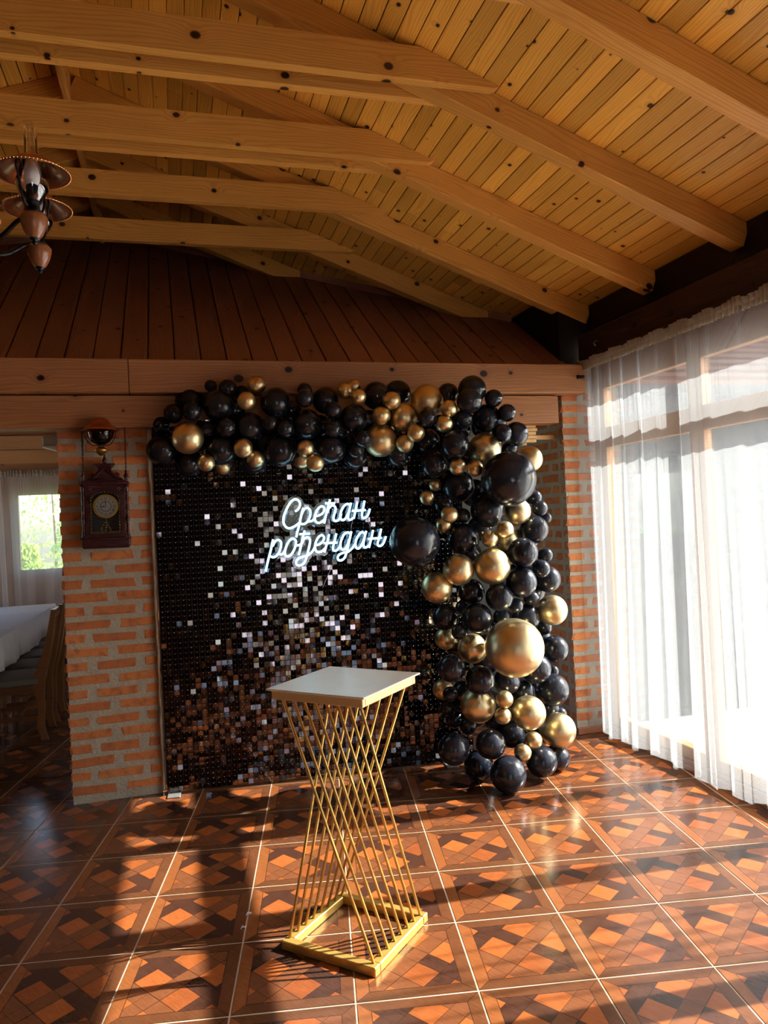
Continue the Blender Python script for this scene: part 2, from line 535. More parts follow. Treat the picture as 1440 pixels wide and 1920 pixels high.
for i in range(-14, 14):
    for j in range(-16, 22):
        c = E1 * (U0 + (i + 0.5) * DU) + E2 * (V0 + (j + 0.5) * DV)
        if c.x < -3.9 or c.x > XR + 0.28 or c.y < -3.4 or c.y > 9.6:
            continue
        d = c - CAM
        z = d.dot(C_FWD)
        vis = False
        if z > 0.8:
            px, py = 720 + FPX * d.dot(C_RIGHT) / z, 960 - FPX * d.dot(C_UP) / z
            vis = -120 < px < 1560 and py < 2100
            if c.y > 4.9 and c.x > -0.55:
                vis = False
        cells.append((0 if vis else 1, z if vis else 99, c))
cells.sort(key=lambda q: (q[0], q[1]))
rotz = Matrix.Rotation(-TY, 4, 'Z')
rest = bmesh.new()
ruv = rest.loops.layers.uv.new('UVMap')
ntile = 0
def clip_tile(me, mw):
    bm = bmesh.new()
    bm.from_mesh(me)
    bm.transform(mw)
    bmesh.ops.bisect_plane(bm, geom=list(bm.verts) + list(bm.edges) + list(bm.faces), plane_co=(XR - 0.02, 0, 0), plane_no=(1, 0, 0), clear_outer=True)
    if len(bm.verts) == 0:
        bm.free()
        return None
    e = [x for x in bm.edges if x.is_boundary]
    bmesh.ops.holes_fill(bm, edges=e, sides=0)
    bm.transform(mw.inverted())
    out = bpy.data.meshes.new('tile')
    bm.to_mesh(out)
    bm.free()
    out.materials.append(M['tile'])
    return out
for flag, z, c in cells:
    me = TMESH[R_.randrange(6)]
    mw = Matrix.Translation((c.x, c.y, R_.uniform(-0.0006, 0.0))) @ rotz
    if c.x > XR - 0.26:
        me = clip_tile(me, mw)
        if me is None:
            continue
    if flag == 0 and ntile < 298:
        link('tile', me, floor, mw)
        ntile += 1
    else:
        n0 = len(rest.verts)
        f0 = len(rest.faces)
        rest.from_mesh(me)
        rest.verts.ensure_lookup_table()
        for v in rest.verts[n0:]:
            v.co = mw @ v.co
me = bpy.data.meshes.new('tile_field')
rest.to_mesh(me)
rest.free()
me.materials.append(M['tile'])
o = link('tile_field', me, floor)
o['kind'] = 'stuff'

# ---------------- roof: z of rafter undersides, of board undersides
SL = 0.376
RX = -0.5                                   # ridge
def zraf(x):
    return 2.95 + (2.87 - (x if x > RX else 2 * RX - x)) * SL
RH = 0.14
ceiling = struct(thing('ceiling', 'open timber roof lined with knotty orange pine boards', 'ceiling'))
Y0, Y1 = -3.3, 8.3
L_SL = math.sqrt(1 + SL * SL)
PW = 0.088
XE = 3.34                                    # eave
zb = lambda x: zraf(x) + RH
for side in (1, -1):
    n = int((XE - RX) * L_SL / PW)
    for k in range(n + 1):
        xa = RX + side * (k + 0.5) * PW / L_SL
        p = V((xa, 0, zb(xa) + 0.011))
        up = V((side * SL, 0, 1)).normalized()
        cuts = [Y0]
        while True:
            nx = cuts[-1] + R_.uniform(3.2, 4.6)
            if nx > Y1 - 1.2:
                break
            cuts.append(nx)
        cuts.append(Y1)
        if side < 0:
            cuts = [Y0, Y1]
        for a, b in zip(cuts[:-1], cuts[1:]):
            beam('plank', (p.x, a + 0.001, p.z), (p.x, b - 0.001, p.z), PW - 0.004, 0.018, M['plank'], ceiling, up, 0.0022)
    q = [(RX, zb(RX) + 0.022), (RX + side * (XE - RX), zb(XE) + 0.022), (RX + side * (XE - RX), zb(XE) + 0.16), (RX, zb(RX) + 0.16)]
    if side < 0:
        q = q[::-1]
    MB().prism(q, Y0 - 0.05, Y1 + 0.05).build('roof_deck', M['blackwood'], ceiling)
RW = 0.095
YF = [3.335 + k * 0.7765 for k in range(-8, 5)]       # far faces of the rafters
ang = math.atan(SL)
for yf in YF:
    yc = yf - RW / 2
    for side in (1, -1):
        if yc > 6.2 and side < 0:
            pass
        hv = RH / L_SL
        xo = XR + 0.06 if side > 0 else 2 * RX - 3.0
        p0 = V((RX + side * 0.02, yc, zraf(RX + side * 0.02) + RH / 2))
        p1 = V((xo, yc, zraf(xo) + RH / 2))
        beam('rafter', p0, p1, RW, hv, M['rafter'], ceiling, V((side * SL, 0, 1)), 0.004)
beam('ridge_board', (RX, Y0, zraf(RX) + 0.02), (RX, Y1 - 0.9, zraf(RX) + 0.02), 0.035, 0.2, M['rafter'], ceiling)
# collar ties: a pair clasps each near rafter, a single one the far ones
def tie(ya, yb, z0=3.575, h=0.152, parent=None):
    zt = z0 + h
    xt0 = 2.87 - (z0 + 0.012 - 2.95 - RH) / SL
    xt1 = 2.87 - (zt + 0.004 - 2.95 - RH) / SL
    poly = [(2 * RX - xt0, z0 + 0.012), (2 * RX - xt0 + 0.03, z0), (xt0 - 0.03, z0), (xt0, z0 + 0.012), (xt1, zt), (2 * RX - xt1, zt)]
    mb = MB().prism(poly[::-1], ya, yb)
    return mb.build('tie_beam', M['rafter'], ceiling)
for k, yf in enumerate(YF):
    if yf > 6.0 or yf < 0.5:
        continue
    dz = 0.0 + 0.022 * (yf - 3.3)
    tie(yf - RW - 0.052, yf - RW - 0.002, 3.572 + dz)
    if yf < 4.3:
        tie(yf + 0.002, yf + 0.052, 3.572 + dz)

# slanting board infill above the back beam
GS, GY, GZ = 0.669, 4.72, 2.575
gd = V((0, 1, GS)).normalized()
gn = V((0, -GS, 1)).normalized()
gw = 0.158
x = -3.9
while x < 2.66:
    xc = x + gw / 2
    ztop = zb(xc) + 0.05
    yt = GY + (ztop - GZ) / GS
    p0 = V((xc, GY, GZ)) + gn * 0.011
    p1 = V((xc, yt, ztop)) + gn * 0.011
    beam('gable_plank', p0, p1, gw - 0.007, 0.02, M['darkwood'], ceiling, gn, 0.003)
    x += gw
q0, q1 = V((-3.9, GY, GZ)), V((2.68, GY, GZ))
top = GY + (4.5 - GZ) / GS
mb = MB()
a, b = V((-3.9, top, 4.5)), V((2.68, top, 4.5))
n_ = V((0, GS, -1)).normalized()
mb.add([q0 + n_ * 0.004, q1 + n_ * 0.004, b + n_ * 0.004, a + n_ * 0.004, q0 + n_ * 0.05, q1 + n_ * 0.05, b + n_ * 0.05, a + n_ * 0.05],
       [(0, 1, 2, 3), (7, 6, 5, 4), (0, 4, 5, 1), (1, 5, 6, 2), (2, 6, 7, 3), (3, 7, 4, 0)])
mb.build('gable_backing', M['blackwood'], ceiling)
for side in (1, -1):
    xa, xb = (2.69, RX) if side > 0 else (RX, -3.6)
    pa = V((xa, GY + (zb(xa) - 0.03 - GZ) / GS, zb(xa) - 0.03)) - V((0, 0.045, -0.0))
    pb = V((xb, GY + (zb(xb) - 0.03 - GZ) / GS, zb(xb) - 0.03)) - V((0, 0.045, -0.0))
    beam('gable_batten', pa, pb, 0.05, 0.075, M['darkwood'], ceiling, V((0, 0, 1)), 0.004)

# ---------------- brick pier on the left with the beams above it
def brick_variant(k, l, h, d):
    rr = random.Random(k)
    bm = bmesh.new()
    bmesh.ops.create_cube(bm, size=1.0)
    for v in bm.verts:
        v.co = V((v.co.x * l, v.co.y * d, v.co.z * h))
    bmesh.ops.bevel(bm, geom=list(bm.edges), offset=0.006, segments=1, affect='EDGES', profile=0.5)
    for v in bm.verts:
        v.co += V((rr.uniform(-.009, .009), rr.uniform(-.0015, .0015), rr.uniform(-.005, .005)))
    me = bpy.data.meshes.new('brick')
    bm.to_mesh(me)
    bm.free()
    me.materials.append(M['brick'])
    return me
RP = 0.0806
BR = {}
def brick(parent, x0, x1, zc, yface, seed, axis='x', proud=0.003):
    l = round(x1 - x0, 3)
    key = (l, seed % 5)
    if key not in BR:
        BR[key] = brick_variant(hash(key) & 1023, l, 0.056, 0.06)
    if axis == 'x':
        mw = Matrix.Translation(((x0 + x1) / 2, yface + 0.03 - proud, zc)) @ Matrix.Rotation(R_.uniform(-.022, .022), 4, 'Y')
    else:
        mw = Matrix.Translation((yface + 0.03 - proud, (x0 + x1) / 2, zc)) @ Matrix.Rotation(math.pi / 2, 4, 'Z') @ Matrix.Rotation(R_.uniform(-.01, .01), 4, 'Y')
    return link('brick', BR[key], parent, mw)
PX0, PX1 = -0.637, -0.132
wall_back = struct(MB().box((PX0 + 0.002, YB, 0.0), (PX1, 5.2, 2.21)).build('wall_back', M['mortar']), 'red brick pier with wide grey mortar joints beside the shimmer backdrop', 'brick pier')
row = 0
z = 0.075
while z < 2.22:
    e = R_.uniform(-.012, .012)
    if row % 2 == 0:
        brick(wall_back, PX0 - 0.003, PX0 + 0.24 + e, z, YB, row)
        brick(wall_back, PX0 + 0.292 + e, PX1, z, YB, row + 3)
    else:
        brick(wall_back, PX0 - 0.003, PX0 + 0.112 + e, z, YB, row + 1)
        brick(wall_back, PX0 + 0.155 + e, PX0 + 0.393 - e, z, YB, row + 2)
        brick(wall_back, PX0 + 0.435, PX1, z, YB, row + 4)
    z += RP
    row += 1
# rough plaster bead down the inner edge of the pier
pts = []
for k in range(46):
    zz = 0.02 + k * 2.17 / 45
    pts.append((PX1 + 0.010 + R_.uniform(-.004, .004), YB - 0.018 + R_.uniform(-.003, .003), zz))
MB().tube(pts, [0.011 + R_.uniform(-.003, .004) for _ in pts], 8).build('plaster_edge', M['plaster'], wall_back, True, 'pale ragged strip down the edge of the brick pier')
beam('pier_trim', (PX0 - 0.005, YB - 0.02, 2.258), (PX1 + 0.02, YB - 0.02, 2.250), 0.05, 0.044, M['tanwood'], wall_back)

wb2 = struct(thing('trim_1', 'dark stained timber lintel of two beams over the backdrop', 'beam', (0, 4.65, 2.16)))
beam('header_beam', (-4.0, 4.66, 2.4955), (-0.22, 4.66, 2.4955), 0.12, 0.197, M['header'], wb2)
beam('header_beam', (-0.217, 4.66, 2.494), (2.79, 4.66, 2.489), 0.12, 0.197, M['header'], wb2)
beam('lower_beam', (-4.0, 4.735, 2.302), (2.605, 4.735, 2.288), 0.14, 0.19, M['header'], wb2)
MB().box((-4.0, 4.72, 2.39), (2.68, 4.84, 2.60)).build('beam_backing', M['blackwood'], wb2)

# ---------------- right pier, returning into the back room
PR0 = 2.672
wall_right = struct(MB().box((PR0, YB, 0.0), (3.12, 9.9, 2.62)).build('wall_right', M['mortar']), 'red brick pier between the garland and the sheer curtain', 'brick pier')
row = 0
z = 0.125
while z < 2.40:
    brick(wall_right, PR0 - 0.003, PR0 + (0.25 if row % 2 else 0.125) , z, YB, row)
    if row % 2 == 0:
        brick(wall_right, PR0 + 0.165, PR0 + 0.41, z, YB, row + 2)
    else:
        brick(wall_right, PR0 + 0.29, PR0 + 0.415, z, YB, row + 3)
    if row % 2:
        y = YB + 0.095
    else:
        brick(wall_right, YB + 0.092, YB + 0.182, z, PR0, row + 1, 'y')
        y = YB + 0.222
    for k in range(4):
        brick(wall_right, y, y + 0.245, z, PR0, row + k, 'y')
        y += 0.285
    z += RP
    row += 1
MB().bbox((PR0 + 0.0, YB - 0.012, 0.0), (3.1, YB + 0.01, 0.05), 0.004).build('plinth', M['darkwood'], wall_right)
# dark fascia and plate above the glazing
beam('fascia_board', (XR - 0.02, -3.3, 2.70), (XR - 0.02, 4.78, 2.708), 0.06, 0.235, M['fascia'], wall_right)
MB().box((XR + 0.011, -3.3, 2.622), (XR + 0.11, 4.74, 2.80)).build('wall_plate', M['blackwood'], wall_right)
MB().prism([(XR + 0.06, 2.80), (XR + 0.11, 2.80), (XR + 0.11, zb(XR + 0.11) + 0.01), (XR + 0.06, zb(XR + 0.06) + 0.01)][::-1], -3.3, 7.6).build('eave_shade_board', M['blackwood'], wall_right)  # added board, its black stands in for the shade under the eave
MB().prism([(2.70, 2.80), (XR + 0.05, 2.80), (XR + 0.05, zraf(XR + .05) - 0.01), (2.70, zraf(2.70) - 0.03)][::-1], 5.46, 5.52).build('corner_blocking', M['blackwood'], wall_right)
MB().prism([(2.71, 2.60), (3.2, 2.60), (3.2, zb(3.2) + 0.01), (2.71, zb(2.71) + 0.01)][::-1], 4.80, 8.3).build('corner_fill', M['blackwood'], wall_right)
MB().tube([(XR - 0.05, 4.52, 2.735), (XR - 0.075, 4.52, 2.73), (XR - 0.085, 4.52, 2.715), (XR - 0.07, 4.52, 2.70)], 0.004, 6).build('hook', M['grey_metal'], wall_right, True, 'small bright metal hook on the dark board')

# ---------------- glazed wall
win = struct(thing('window_1', 'glazed wall of brown wooden frames behind the sheer curtain', 'window', (XR + 0.05, 1.0, 0)))
XW0, XW1 = XR + 0.02, XR + 0.075
posts = [4.655, 3.66, 2.82, 1.95, 1.1, 0.25]
for y in posts:
    MB().bbox((XW0, y - 0.06, 0.06), (XW1, y + (0.085 if y > 4 else 0.06), 2.62), 0.004).build('window_post', M['framewood'], win)
for k, (ya, yb) in enumerate(zip(posts[1:], posts[:-1])):
    a, b = ya + 0.06, yb - 0.06
    MB().bbox((XW0, a, 2.01), (XW1, b, 2.149), 0.004).build('transom', M['framewood'], win)
    MB().bbox((XW0, a, 2.42), (XW1, b, 2.62), 0.004).build('head_rail', M['framewood'], win)
    MB().bbox((XW0, a, 0.06), (XW1, b, 0.13), 0.004).build('bottom_rail', M['framewood'], win)
    MB().box((XR + 0.05, a, 0.13), (XR + 0.056, b, 2.01)).build('pane', M['glass'], win)
    MB().box((XR + 0.05, a, 2.149), (XR + 0.056, b, 2.42)).build('pane', M['glass'], win)
MB().bbox((XR - 0.02, 0.19, 0.0), (XR + 0.11, 4.73, 0.035), 0.003).bbox((XR - 0.005, 0.19, 0.035), (XR + 0.012, 4.73, 0.06), 0.002).bbox((XR + 0.03, 0.19, 0.035), (XR + 0.10, 4.73, 0.062), 0.002).build('threshold', M['chairwood'], win)

struct(MB().box((XR, -3.5, 0), (XR + 0.15, 0.18, 2.62)).build('wall_side', M['wallcream']), 'solid brown wall beyond the glazing, beside the camera', 'wall')
# ---------------- the rest of the hall, behind the camera, and the back room
wl_ = struct(MB().box((-4.15, -3.5, 0), (-4.0, 5.6, 2.9)).box((-4.15, 9.2, 0), (-4.0, 9.9, 2.9)).box((-4.15, 5.6, 0), (-4.0, 9.2, 0.4)).box((-4.15, 5.6, 2.55), (-4.0, 9.2, 2.9)).build('wall_left', M['wallcream']), 'cream plastered wall of the hall', 'wall')
wf = struct(MB().box((-4.1, -3.55, 0), (0.05, -3.4, 2.9)).box((1.05, -3.55, 0), (3.0, -3.4, 2.9)).box((0.05, -3.55, 2.1), (1.05, -3.4, 2.9))
            .prism([(-4.1, 2.9), (3.1, 2.9), (RX, 4.45)], -3.55, -3.4).build('wall_front', M['wallcream']), 'brown end wall behind the camera with a glazed door', 'wall')
w3 = struct(thing('door_1', 'glazed wooden door in the end wall behind the camera', 'door', (0.55, -3.45, 0)))
for xx in (0.09, 1.01):
    MB().bbox((xx - 0.04, -3.5, 0.0), (xx + 0.04, -3.43, 2.1), 0.004).build('door_stile', M['framewood'], w3)
for zz, hh in ((0.12, 0.12), (2.05, 0.05)):
    MB().bbox((0.13, -3.5, zz - hh), (0.97, -3.43, zz + hh), 0.004).build('door_rail', M['framewood'], w3)
MB().box((0.13, -3.468, 0.24), (0.97, -3.462, 2.0)).build('pane', M['glass'], w3)
struct(MB().box((-4.0, 9.6, 0), (-1.82, 9.75, 2.9)).box((-0.3, 9.6, 0), (3.1, 9.75, 2.9)).box((-1.82, 9.6, 0), (-0.3, 9.75, 1.10)).box((-1.82, 9.6, 2.12), (-0.3, 9.75, 2.9)).build('wall_far', M['header']), 'far wall of the side dining room', 'wall')
bc = struct(MB().box((-4.0, 5.35, 2.9), (2.7, 9.9, 2.96)).build('ceiling_far', M['darkwood']), 'dark boarded ceiling of the side dining room', 'ceiling')
t2 = struct(thing('trim_2', 'tan pine boards above the far curtain', 'trim', (-1.8, 9.5, 2.4)))
for k in range(2):
    beam('board', (-4.0, 9.5, 2.49 + k * 0.165), (0.5, 9.5, 2.49 + k * 0.165), 0.03, 0.16, M['tanwood'], t2)
w4 = struct(thing('window_3', 'far window of the side dining room', 'window', (-1.06, 9.68, 1.1)))
for a, b in (((-1.82, 1.10), (-0.3, 1.17)), ((-1.82, 2.05), (-0.3, 2.12)), ((-1.82, 1.17), (-1.75, 2.05)), ((-0.37, 1.17), (-0.3, 2.05)), ((-1.09, 1.17), (-1.03, 2.05))):
    MB().bbox((a[0], 9.62, a[1]), (b[0], 9.70, b[1]), 0.004).build('window_frame', M['framewood'], w4)
MB().box((-1.75, 9.655, 1.17), (-0.37, 9.66, 2.05)).build('pane', M['glass'], w4)

w5 = struct(thing('window_4', 'wide window in the left wall of the side dining room', 'window', (-4.07, 7.4, 0.4)))
for yy in (5.64, 6.83, 8.0, 9.16):
    MB().bbox((-4.12, yy - 0.04, 0.4), (-4.03, yy + 0.04, 2.55), 0.004).build('window_post', M['framewood'], w5)
for zz in (0.44, 2.51):
    MB().bbox((-4.12, 5.68, zz - 0.04), (-4.03, 9.12, zz + 0.04), 0.004).build('window_rail', M['framewood'], w5)
# ---------------- outside
struct(MB().box((-30, -3.6, -0.25), (-4.15, 9.9, -0.1)).build('lawn_ground', M['paving']), 'pale ground left of the hall', 'paving')
struct(MB().box((XR + 0.12, -30, -0.25), (40, 45, -0.1)).build('terrace', M['paving']), 'pale paving outside the glazed wall', 'paving')
struct(MB().box((-30, 9.9, -0.25), (XR + 0.1, 45, -0.1)).build('garden_ground', plain('grass', (0.16, 0.26, 0.05), 0.95, var=0.3)), 'green ground outside the far window', 'lawn')
struct(MB().box((-30, -30, -0.25), (XR + 0.1, -3.6, -0.1)).build('yard_ground', plain('whitened_yard', (0.80, 0.74, 0.74), 0.9, var=0.05, nscale=2)), 'pale yard behind the hall', 'paving')  # unseen ground, whitened to brighten reflections in the mirror squares
tag(MB().box((3.13, 5.12, -0.1), (6.4, 5.3, 2.55)).build('terrace_wall', M['render']), 'pale rendered wall closing the terrace behind the curtain', 'wall')
hs = thing('neighbouring_house', 'house with a terracotta tiled roof seen through the top of the curtain', 'house', (8.5, 10.5, -0.1))
MB().box((5.2, 9.2, -0.1), (14, 14, 3.3)).build('house_wall', M['render'], hs)
for k in range(14):
    zz, yy = 3.2 + k * 0.17, 8.6 + k * 0.33
    MB().prism([(5.0, zz), (14.2, zz), (14.2, zz + 0.05), (5.0, zz + 0.05)], yy, yy + 0.4).build('tile_course', M['terracotta'], hs)
def shrub(loc, rx, h, seed, label):
    rr = random.Random(seed)
    t = thing('garden_shrub', label, 'shrub', loc, 'shrubs outside the far window')
    L = V(loc)
    MB().tube([L, L + V((0.03, 0, h * 0.35)), L + V((-0.02, 0.02, h * 0.7))], [0.05, 0.04, 0.02], 7).build('trunk', M['bark'], t, True)
    mb = MB()
    for _ in range(2000):
        a, u = rr.uniform(0, 6.283), rr.random()
        r = rx * math.sqrt(rr.random()) * (1 - 0.55 * u)
        p = L + V((r * math.cos(a), r * math.sin(a), h * (0.1 + 0.9 * u)))
        q = Quaternion((rr.uniform(-1, 1), rr.uniform(-1, 1), rr.uniform(-1, 1), rr.uniform(-1, 1))).normalized()
        s = rr.uniform(0.03, 0.07)
        mb.add([p + q @ V((-s, 0, 0)), p + q @ V((0, -s * .5, 0)), p + q @ V((s, 0, 0)), p + q @ V((0, s * .5, 0))], [(0, 1, 2, 3)])
    o = mb.build('foliage', M['leaf'], t)
    o['kind'] = 'stuff'
shrub((-4.2, 17.0, -0.1), 1.2, 2.6, 1, 'leftmost leafy green shrub outside the far window')
shrub((-1.9, 17.5, -0.1), 1.0, 2.1, 2, 'middle leafy green shrub outside the far window')
shrub((-2.6, 14.6, -0.1), 0.5, 1.5, 3, 'lowest leafy green shrub outside the far window')
shrub((-3.2, 22.5, -0.1), 2.0, 4.0, 4, 'tall leafy green shrub at the back outside the far window')

# ================================================================== CURTAINS
def curtain_mesh(name, mat, x0, ya, yb, z0, z1, du, nz, seed, lam=0.165, ztop_amp=0.012, zbot_amp=0.048, axis='y', hem=0.022):
    rr = random.Random(seed)
    ph = [rr.uniform(0, 6.28) for _ in range(8)]
    nu = int(abs(yb - ya) / du)
    mb = MB()
    vs_ = []
    for j in range(nz + 1):
        t = j / nz                                   # 0 at the rod
        te = t ** 0.8
        amp = ztop_amp + (zbot_amp - ztop_amp) * te
        fin = max(0.0, 1 - t / 0.30) ** 1.5
        for i in range(nu + 1):
            u = i / nu
            s = abs(yb - ya) * u
            w = s / lam + 0.55 * math.sin(s * 2.1 + ph[0]) + 0.33 * math.sin(s * 5.3 + ph[1]) + 0.06 * t * math.sin(s * 3.3 + ph[5])
            f = 6.283 * w
            big = 0.6 + 0.4 * math.sin(s * 3.7 + ph[2])
            off = amp * big * math.sin(f) + amp * 0.35 * math.sin(f * 0.53 + ph[3]) + 0.0045 * fin * math.sin(6.283 * s / 0.021 + 2 * math.sin(s * 31))
            al = amp * 0.95 * big * math.sin(2 * f + 0.5) * min(1, t * 3)
            sway = 0.035 * t * math.sin(s * 1.9 + ph[4])
            z = z1 + (z0 - z1) * t
            if j > nz - 4:
                z += hem * (math.sin(f * 0.5 + ph[6]) * 0.5 + 0.5 * math.sin(s * 6.1 + ph[7])) * (j - nz + 4) / 4
            c = ya + (yb - ya) * u + (al + sway) * (1 if yb > ya else -1)
            vs_.append((x0 + off, c, z) if axis == 'y' else (c, x0 + off, z))
    fs_ = []
    for j in range(nz):
        for i in range(nu):
            a = j * (nu + 1) + i
            fs_.append((a, a + 1, a + nu + 2, a + nu + 1))
    return mb.add(vs_, fs_).mesh(name, mat, True)
def ruffle_mesh(name, mat, x0, ya, yb, z0, z1, du, seed, axis='y', amp=0.011):
    rr = random.Random(seed)
    ph = [rr.uniform(0, 6.28) for _ in range(4)]
    nu = int(abs(yb - ya) / du)
    nz = 10
    vs_, fs_ = [], []
    for j in range(nz + 1):
        t = j / nz
        for i in range(nu + 1):
            s = abs(yb - ya) * i / nu
            f = 6.283 * s / 0.036 + 1.6 * math.sin(s * 31) + 1.3 * math.sin(s * 11 + ph[0])
            rod = 0.55 * math.exp(-((t - 0.42) / 0.13) ** 2)
            off = (amp * (0.35 + 0.9 * abs(t - 0.42))) * math.sin(f) - 0.014 * rod - 0.006
            z = z0 + (z1 - z0) * t + (0.008 * math.sin(s * 29 + ph[1]) + 0.004 * math.sin(s * 61 + ph[2]) + 0.005 * math.sin(f)) * max(0, t - 0.5) * 2
            c = ya + (yb - ya) * i / nu
            vs_.append((x0 + off, c, z) if axis == 'y' else (c, x0 + off, z))
    for j in range(nz):
        for i in range(nu):
            a = j * (nu + 1) + i
            fs_.append((a, a + 1, a + nu + 2, a + nu + 1))
    return MB().add(vs_, fs_).mesh(name, mat, True)
XC = 2.785
cu = thing('sheer_curtain', 'long white sheer curtain with gathered beige header beside the brick pier', 'curtain', (XC, 3.4, 0))
link('fabric', curtain_mesh('fabric', M['sheer'], XC, 4.765, 1.9, 0.055, 2.555, 0.0042, 54, 5), cu)
link('header', ruffle_mesh('header', M['sheer_head'], XC, 4.765, 1.9, 2.545, 2.618, 0.003, 6, 'y', 0.022), cu, label='gathered beige curtain heading')
cu2 = thing('sheer_curtain', 'second white sheer curtain nearer the camera, outside the right edge', 'curtain', (XC, 1.0, 0))
link('fabric', curtain_mesh('fabric', M['sheer'], XC, 1.85, 0.2, 0.055, 2.555, 0.009, 20, 8), cu2)
rod = thing('curtain_rod', 'thin dark curtain rod along the glazed wall with black bracket', 'curtain rod', (XC, 0.8, 2.58))
MB().tube([(XC + 0.014, 4.80, 2.575), (XC + 0.014, 0.1, 2.575)], 0.006, 10).build('rod', M['iron'], rod, True)
MB().tube([(2.72, 4.595, 2.50), (2.755, 4.60, 2.50), (2.775, 4.60, 2.50)], [0.014, 0.011, 0.014], 8).build('bracket', M['iron'], rod, True, 'black end bracket')
for yy in (3.2, 1.6, 0.3):
    MB().tube([(XC, yy, 2.575), (XR - 0.045, yy, 2.61)], 0.006, 6).build('bracket', M['iron'], rod, True)
cu3 = thing('far_sheer_curtain', 'cream sheer curtain over the far dining room window', 'curtain', (-1.6, 9.42, 0.2))
link('fabric', curtain_mesh('fabric', M['sheer_far'], 9.42, -3.2, -0.6, 0.25, 2.27, 0.008, 26, 15, 0.13, 0.012, 0.03, 'x'), cu3)
link('header', ruffle_mesh('header', M['sheer_head'], 9.41, -3.2, -0.6, 2.255, 2.325, 0.006, 16, 'x', 0.013), cu3)
MB().tube([(-3.3, 9.42, 2.285), (-0.5, 9.42, 2.285)], 0.01, 8).build('rod', M['iron'], cu3, True)

# ================================================================== SHIMMER BACKDROP
SA = math.radians(5.4)
S0 = V((-0.105, 4.695, 0.012))
SD = V((math.cos(SA), -math.sin(SA), 0))
SN = V((-math.sin(SA), -math.cos(SA), 0))            # towards the hall
PT = 0.0318
NC, NR = 60, 70
bd = thing('shimmer_backdrop', 'black shimmer wall of small hanging mirror squares behind the garland', 'backdrop', S0 + SD * (NC * PT / 2) - V((0, 0, 0.012)))
SM = Matrix((SD, -SN, V((0, 0, 1)))).transposed().to_4x4()
SMX = Matrix.Translation(S0) @ SM                    # local x along, y back, z up
MB(SMX).box((-0.004, 0.004, 0.0), (NC * PT + 0.004, 0.010, NR * PT)).build('backing_panel', M['black_panel'], bd)
for xx in (0.03, NC * PT - 0.07):
    MB(SMX).bbox((xx, 0.012, -0.008), (xx + 0.04, 0.05, NR * PT), 0.003).build('stand_post', M['iron'], bd)
for xx in (0.004, NC * PT - 0.20):
    MB(SMX).bbox((xx, -0.085, -0.0115), (xx + 0.075, 0.25, -0.0035), 0.002).build('foot_plate', M['grey_metal'], bd, label='flat grey steel foot')
sq = 0.0288
def sq_mat(i, j):
    cx, cz = (i + 0.5) * PT, (j + 0.5) * PT
    big = R_.random() < 0.25
    sx = math.radians(R_.gauss(0, 5.0 if big else 2.2))
    sy = math.radians(R_.gauss(0, 6.0 if big else 2.2))
    return SMX @ Matrix.Translation((cx, -0.0045, cz + sq / 2)) @ Matrix.Rotation(sx + math.radians(-1.0), 4, 'X') @ Matrix.Rotation(sy, 4, 'Z') @ Matrix.Translation((0, 0, -sq / 2))
sqm = MB().box((-sq / 2, -0.0005, -sq / 2), (sq / 2, 0.0005, sq / 2)).mesh('shimmer_square', M['mirror_square'])
field = MB()
order = sorted(((i, j) for i in range(NC) for j in range(NR)), key=lambda q: (S0 + SD * ((q[0] + .5) * PT) + V((0, 0, (q[1] + .5) * PT)) - CAM).length)
# the single squares are those nearest the camera in clear view, left of the sign and the pedestal
single = set()
for i, j in order:
    z_ = (j + 0.5) * PT
    if z_ > 1.85 or i > 22 or (S0 + SD * (i * PT)).x < -0.09:
        continue
    single.add((i, j))
    if len(single) >= 298:
        break
for i in range(NC):
    for j in range(NR):
        mw = sq_mat(i, j)
        if (i, j) in single:
            link('shimmer_square', sqm, bd, mw)
        else:
            h = sq / 2
            field.add([mw @ V((-h, 0, -h)), mw @ V((h, 0, -h)), mw @ V((h, 0, h)), mw @ V((-h, 0, h))], [(0, 1, 2, 3)])
o = field.build('shimmer_field', M['mirror_square'], bd)
o['kind'] = 'stuff'
pins = MB(SMX)
for i in range(NC):
    for j in range(NR):
        cx, cz, r = (i + 0.5) * PT, (j + 0.5) * PT + 0.0115, 0.0023
        pins.add([(cx - r, -0.0075, cz), (cx, -0.0075, cz - r), (cx + r, -0.0075, cz), (cx, -0.0075, cz + r), (cx, -0.0095, cz)], [(0, 1, 4), (1, 2, 4), (2, 3, 4), (3, 0, 4)])
o = pins.build('pin_heads', M['pin'], bd)
o['kind'] = 'stuff'

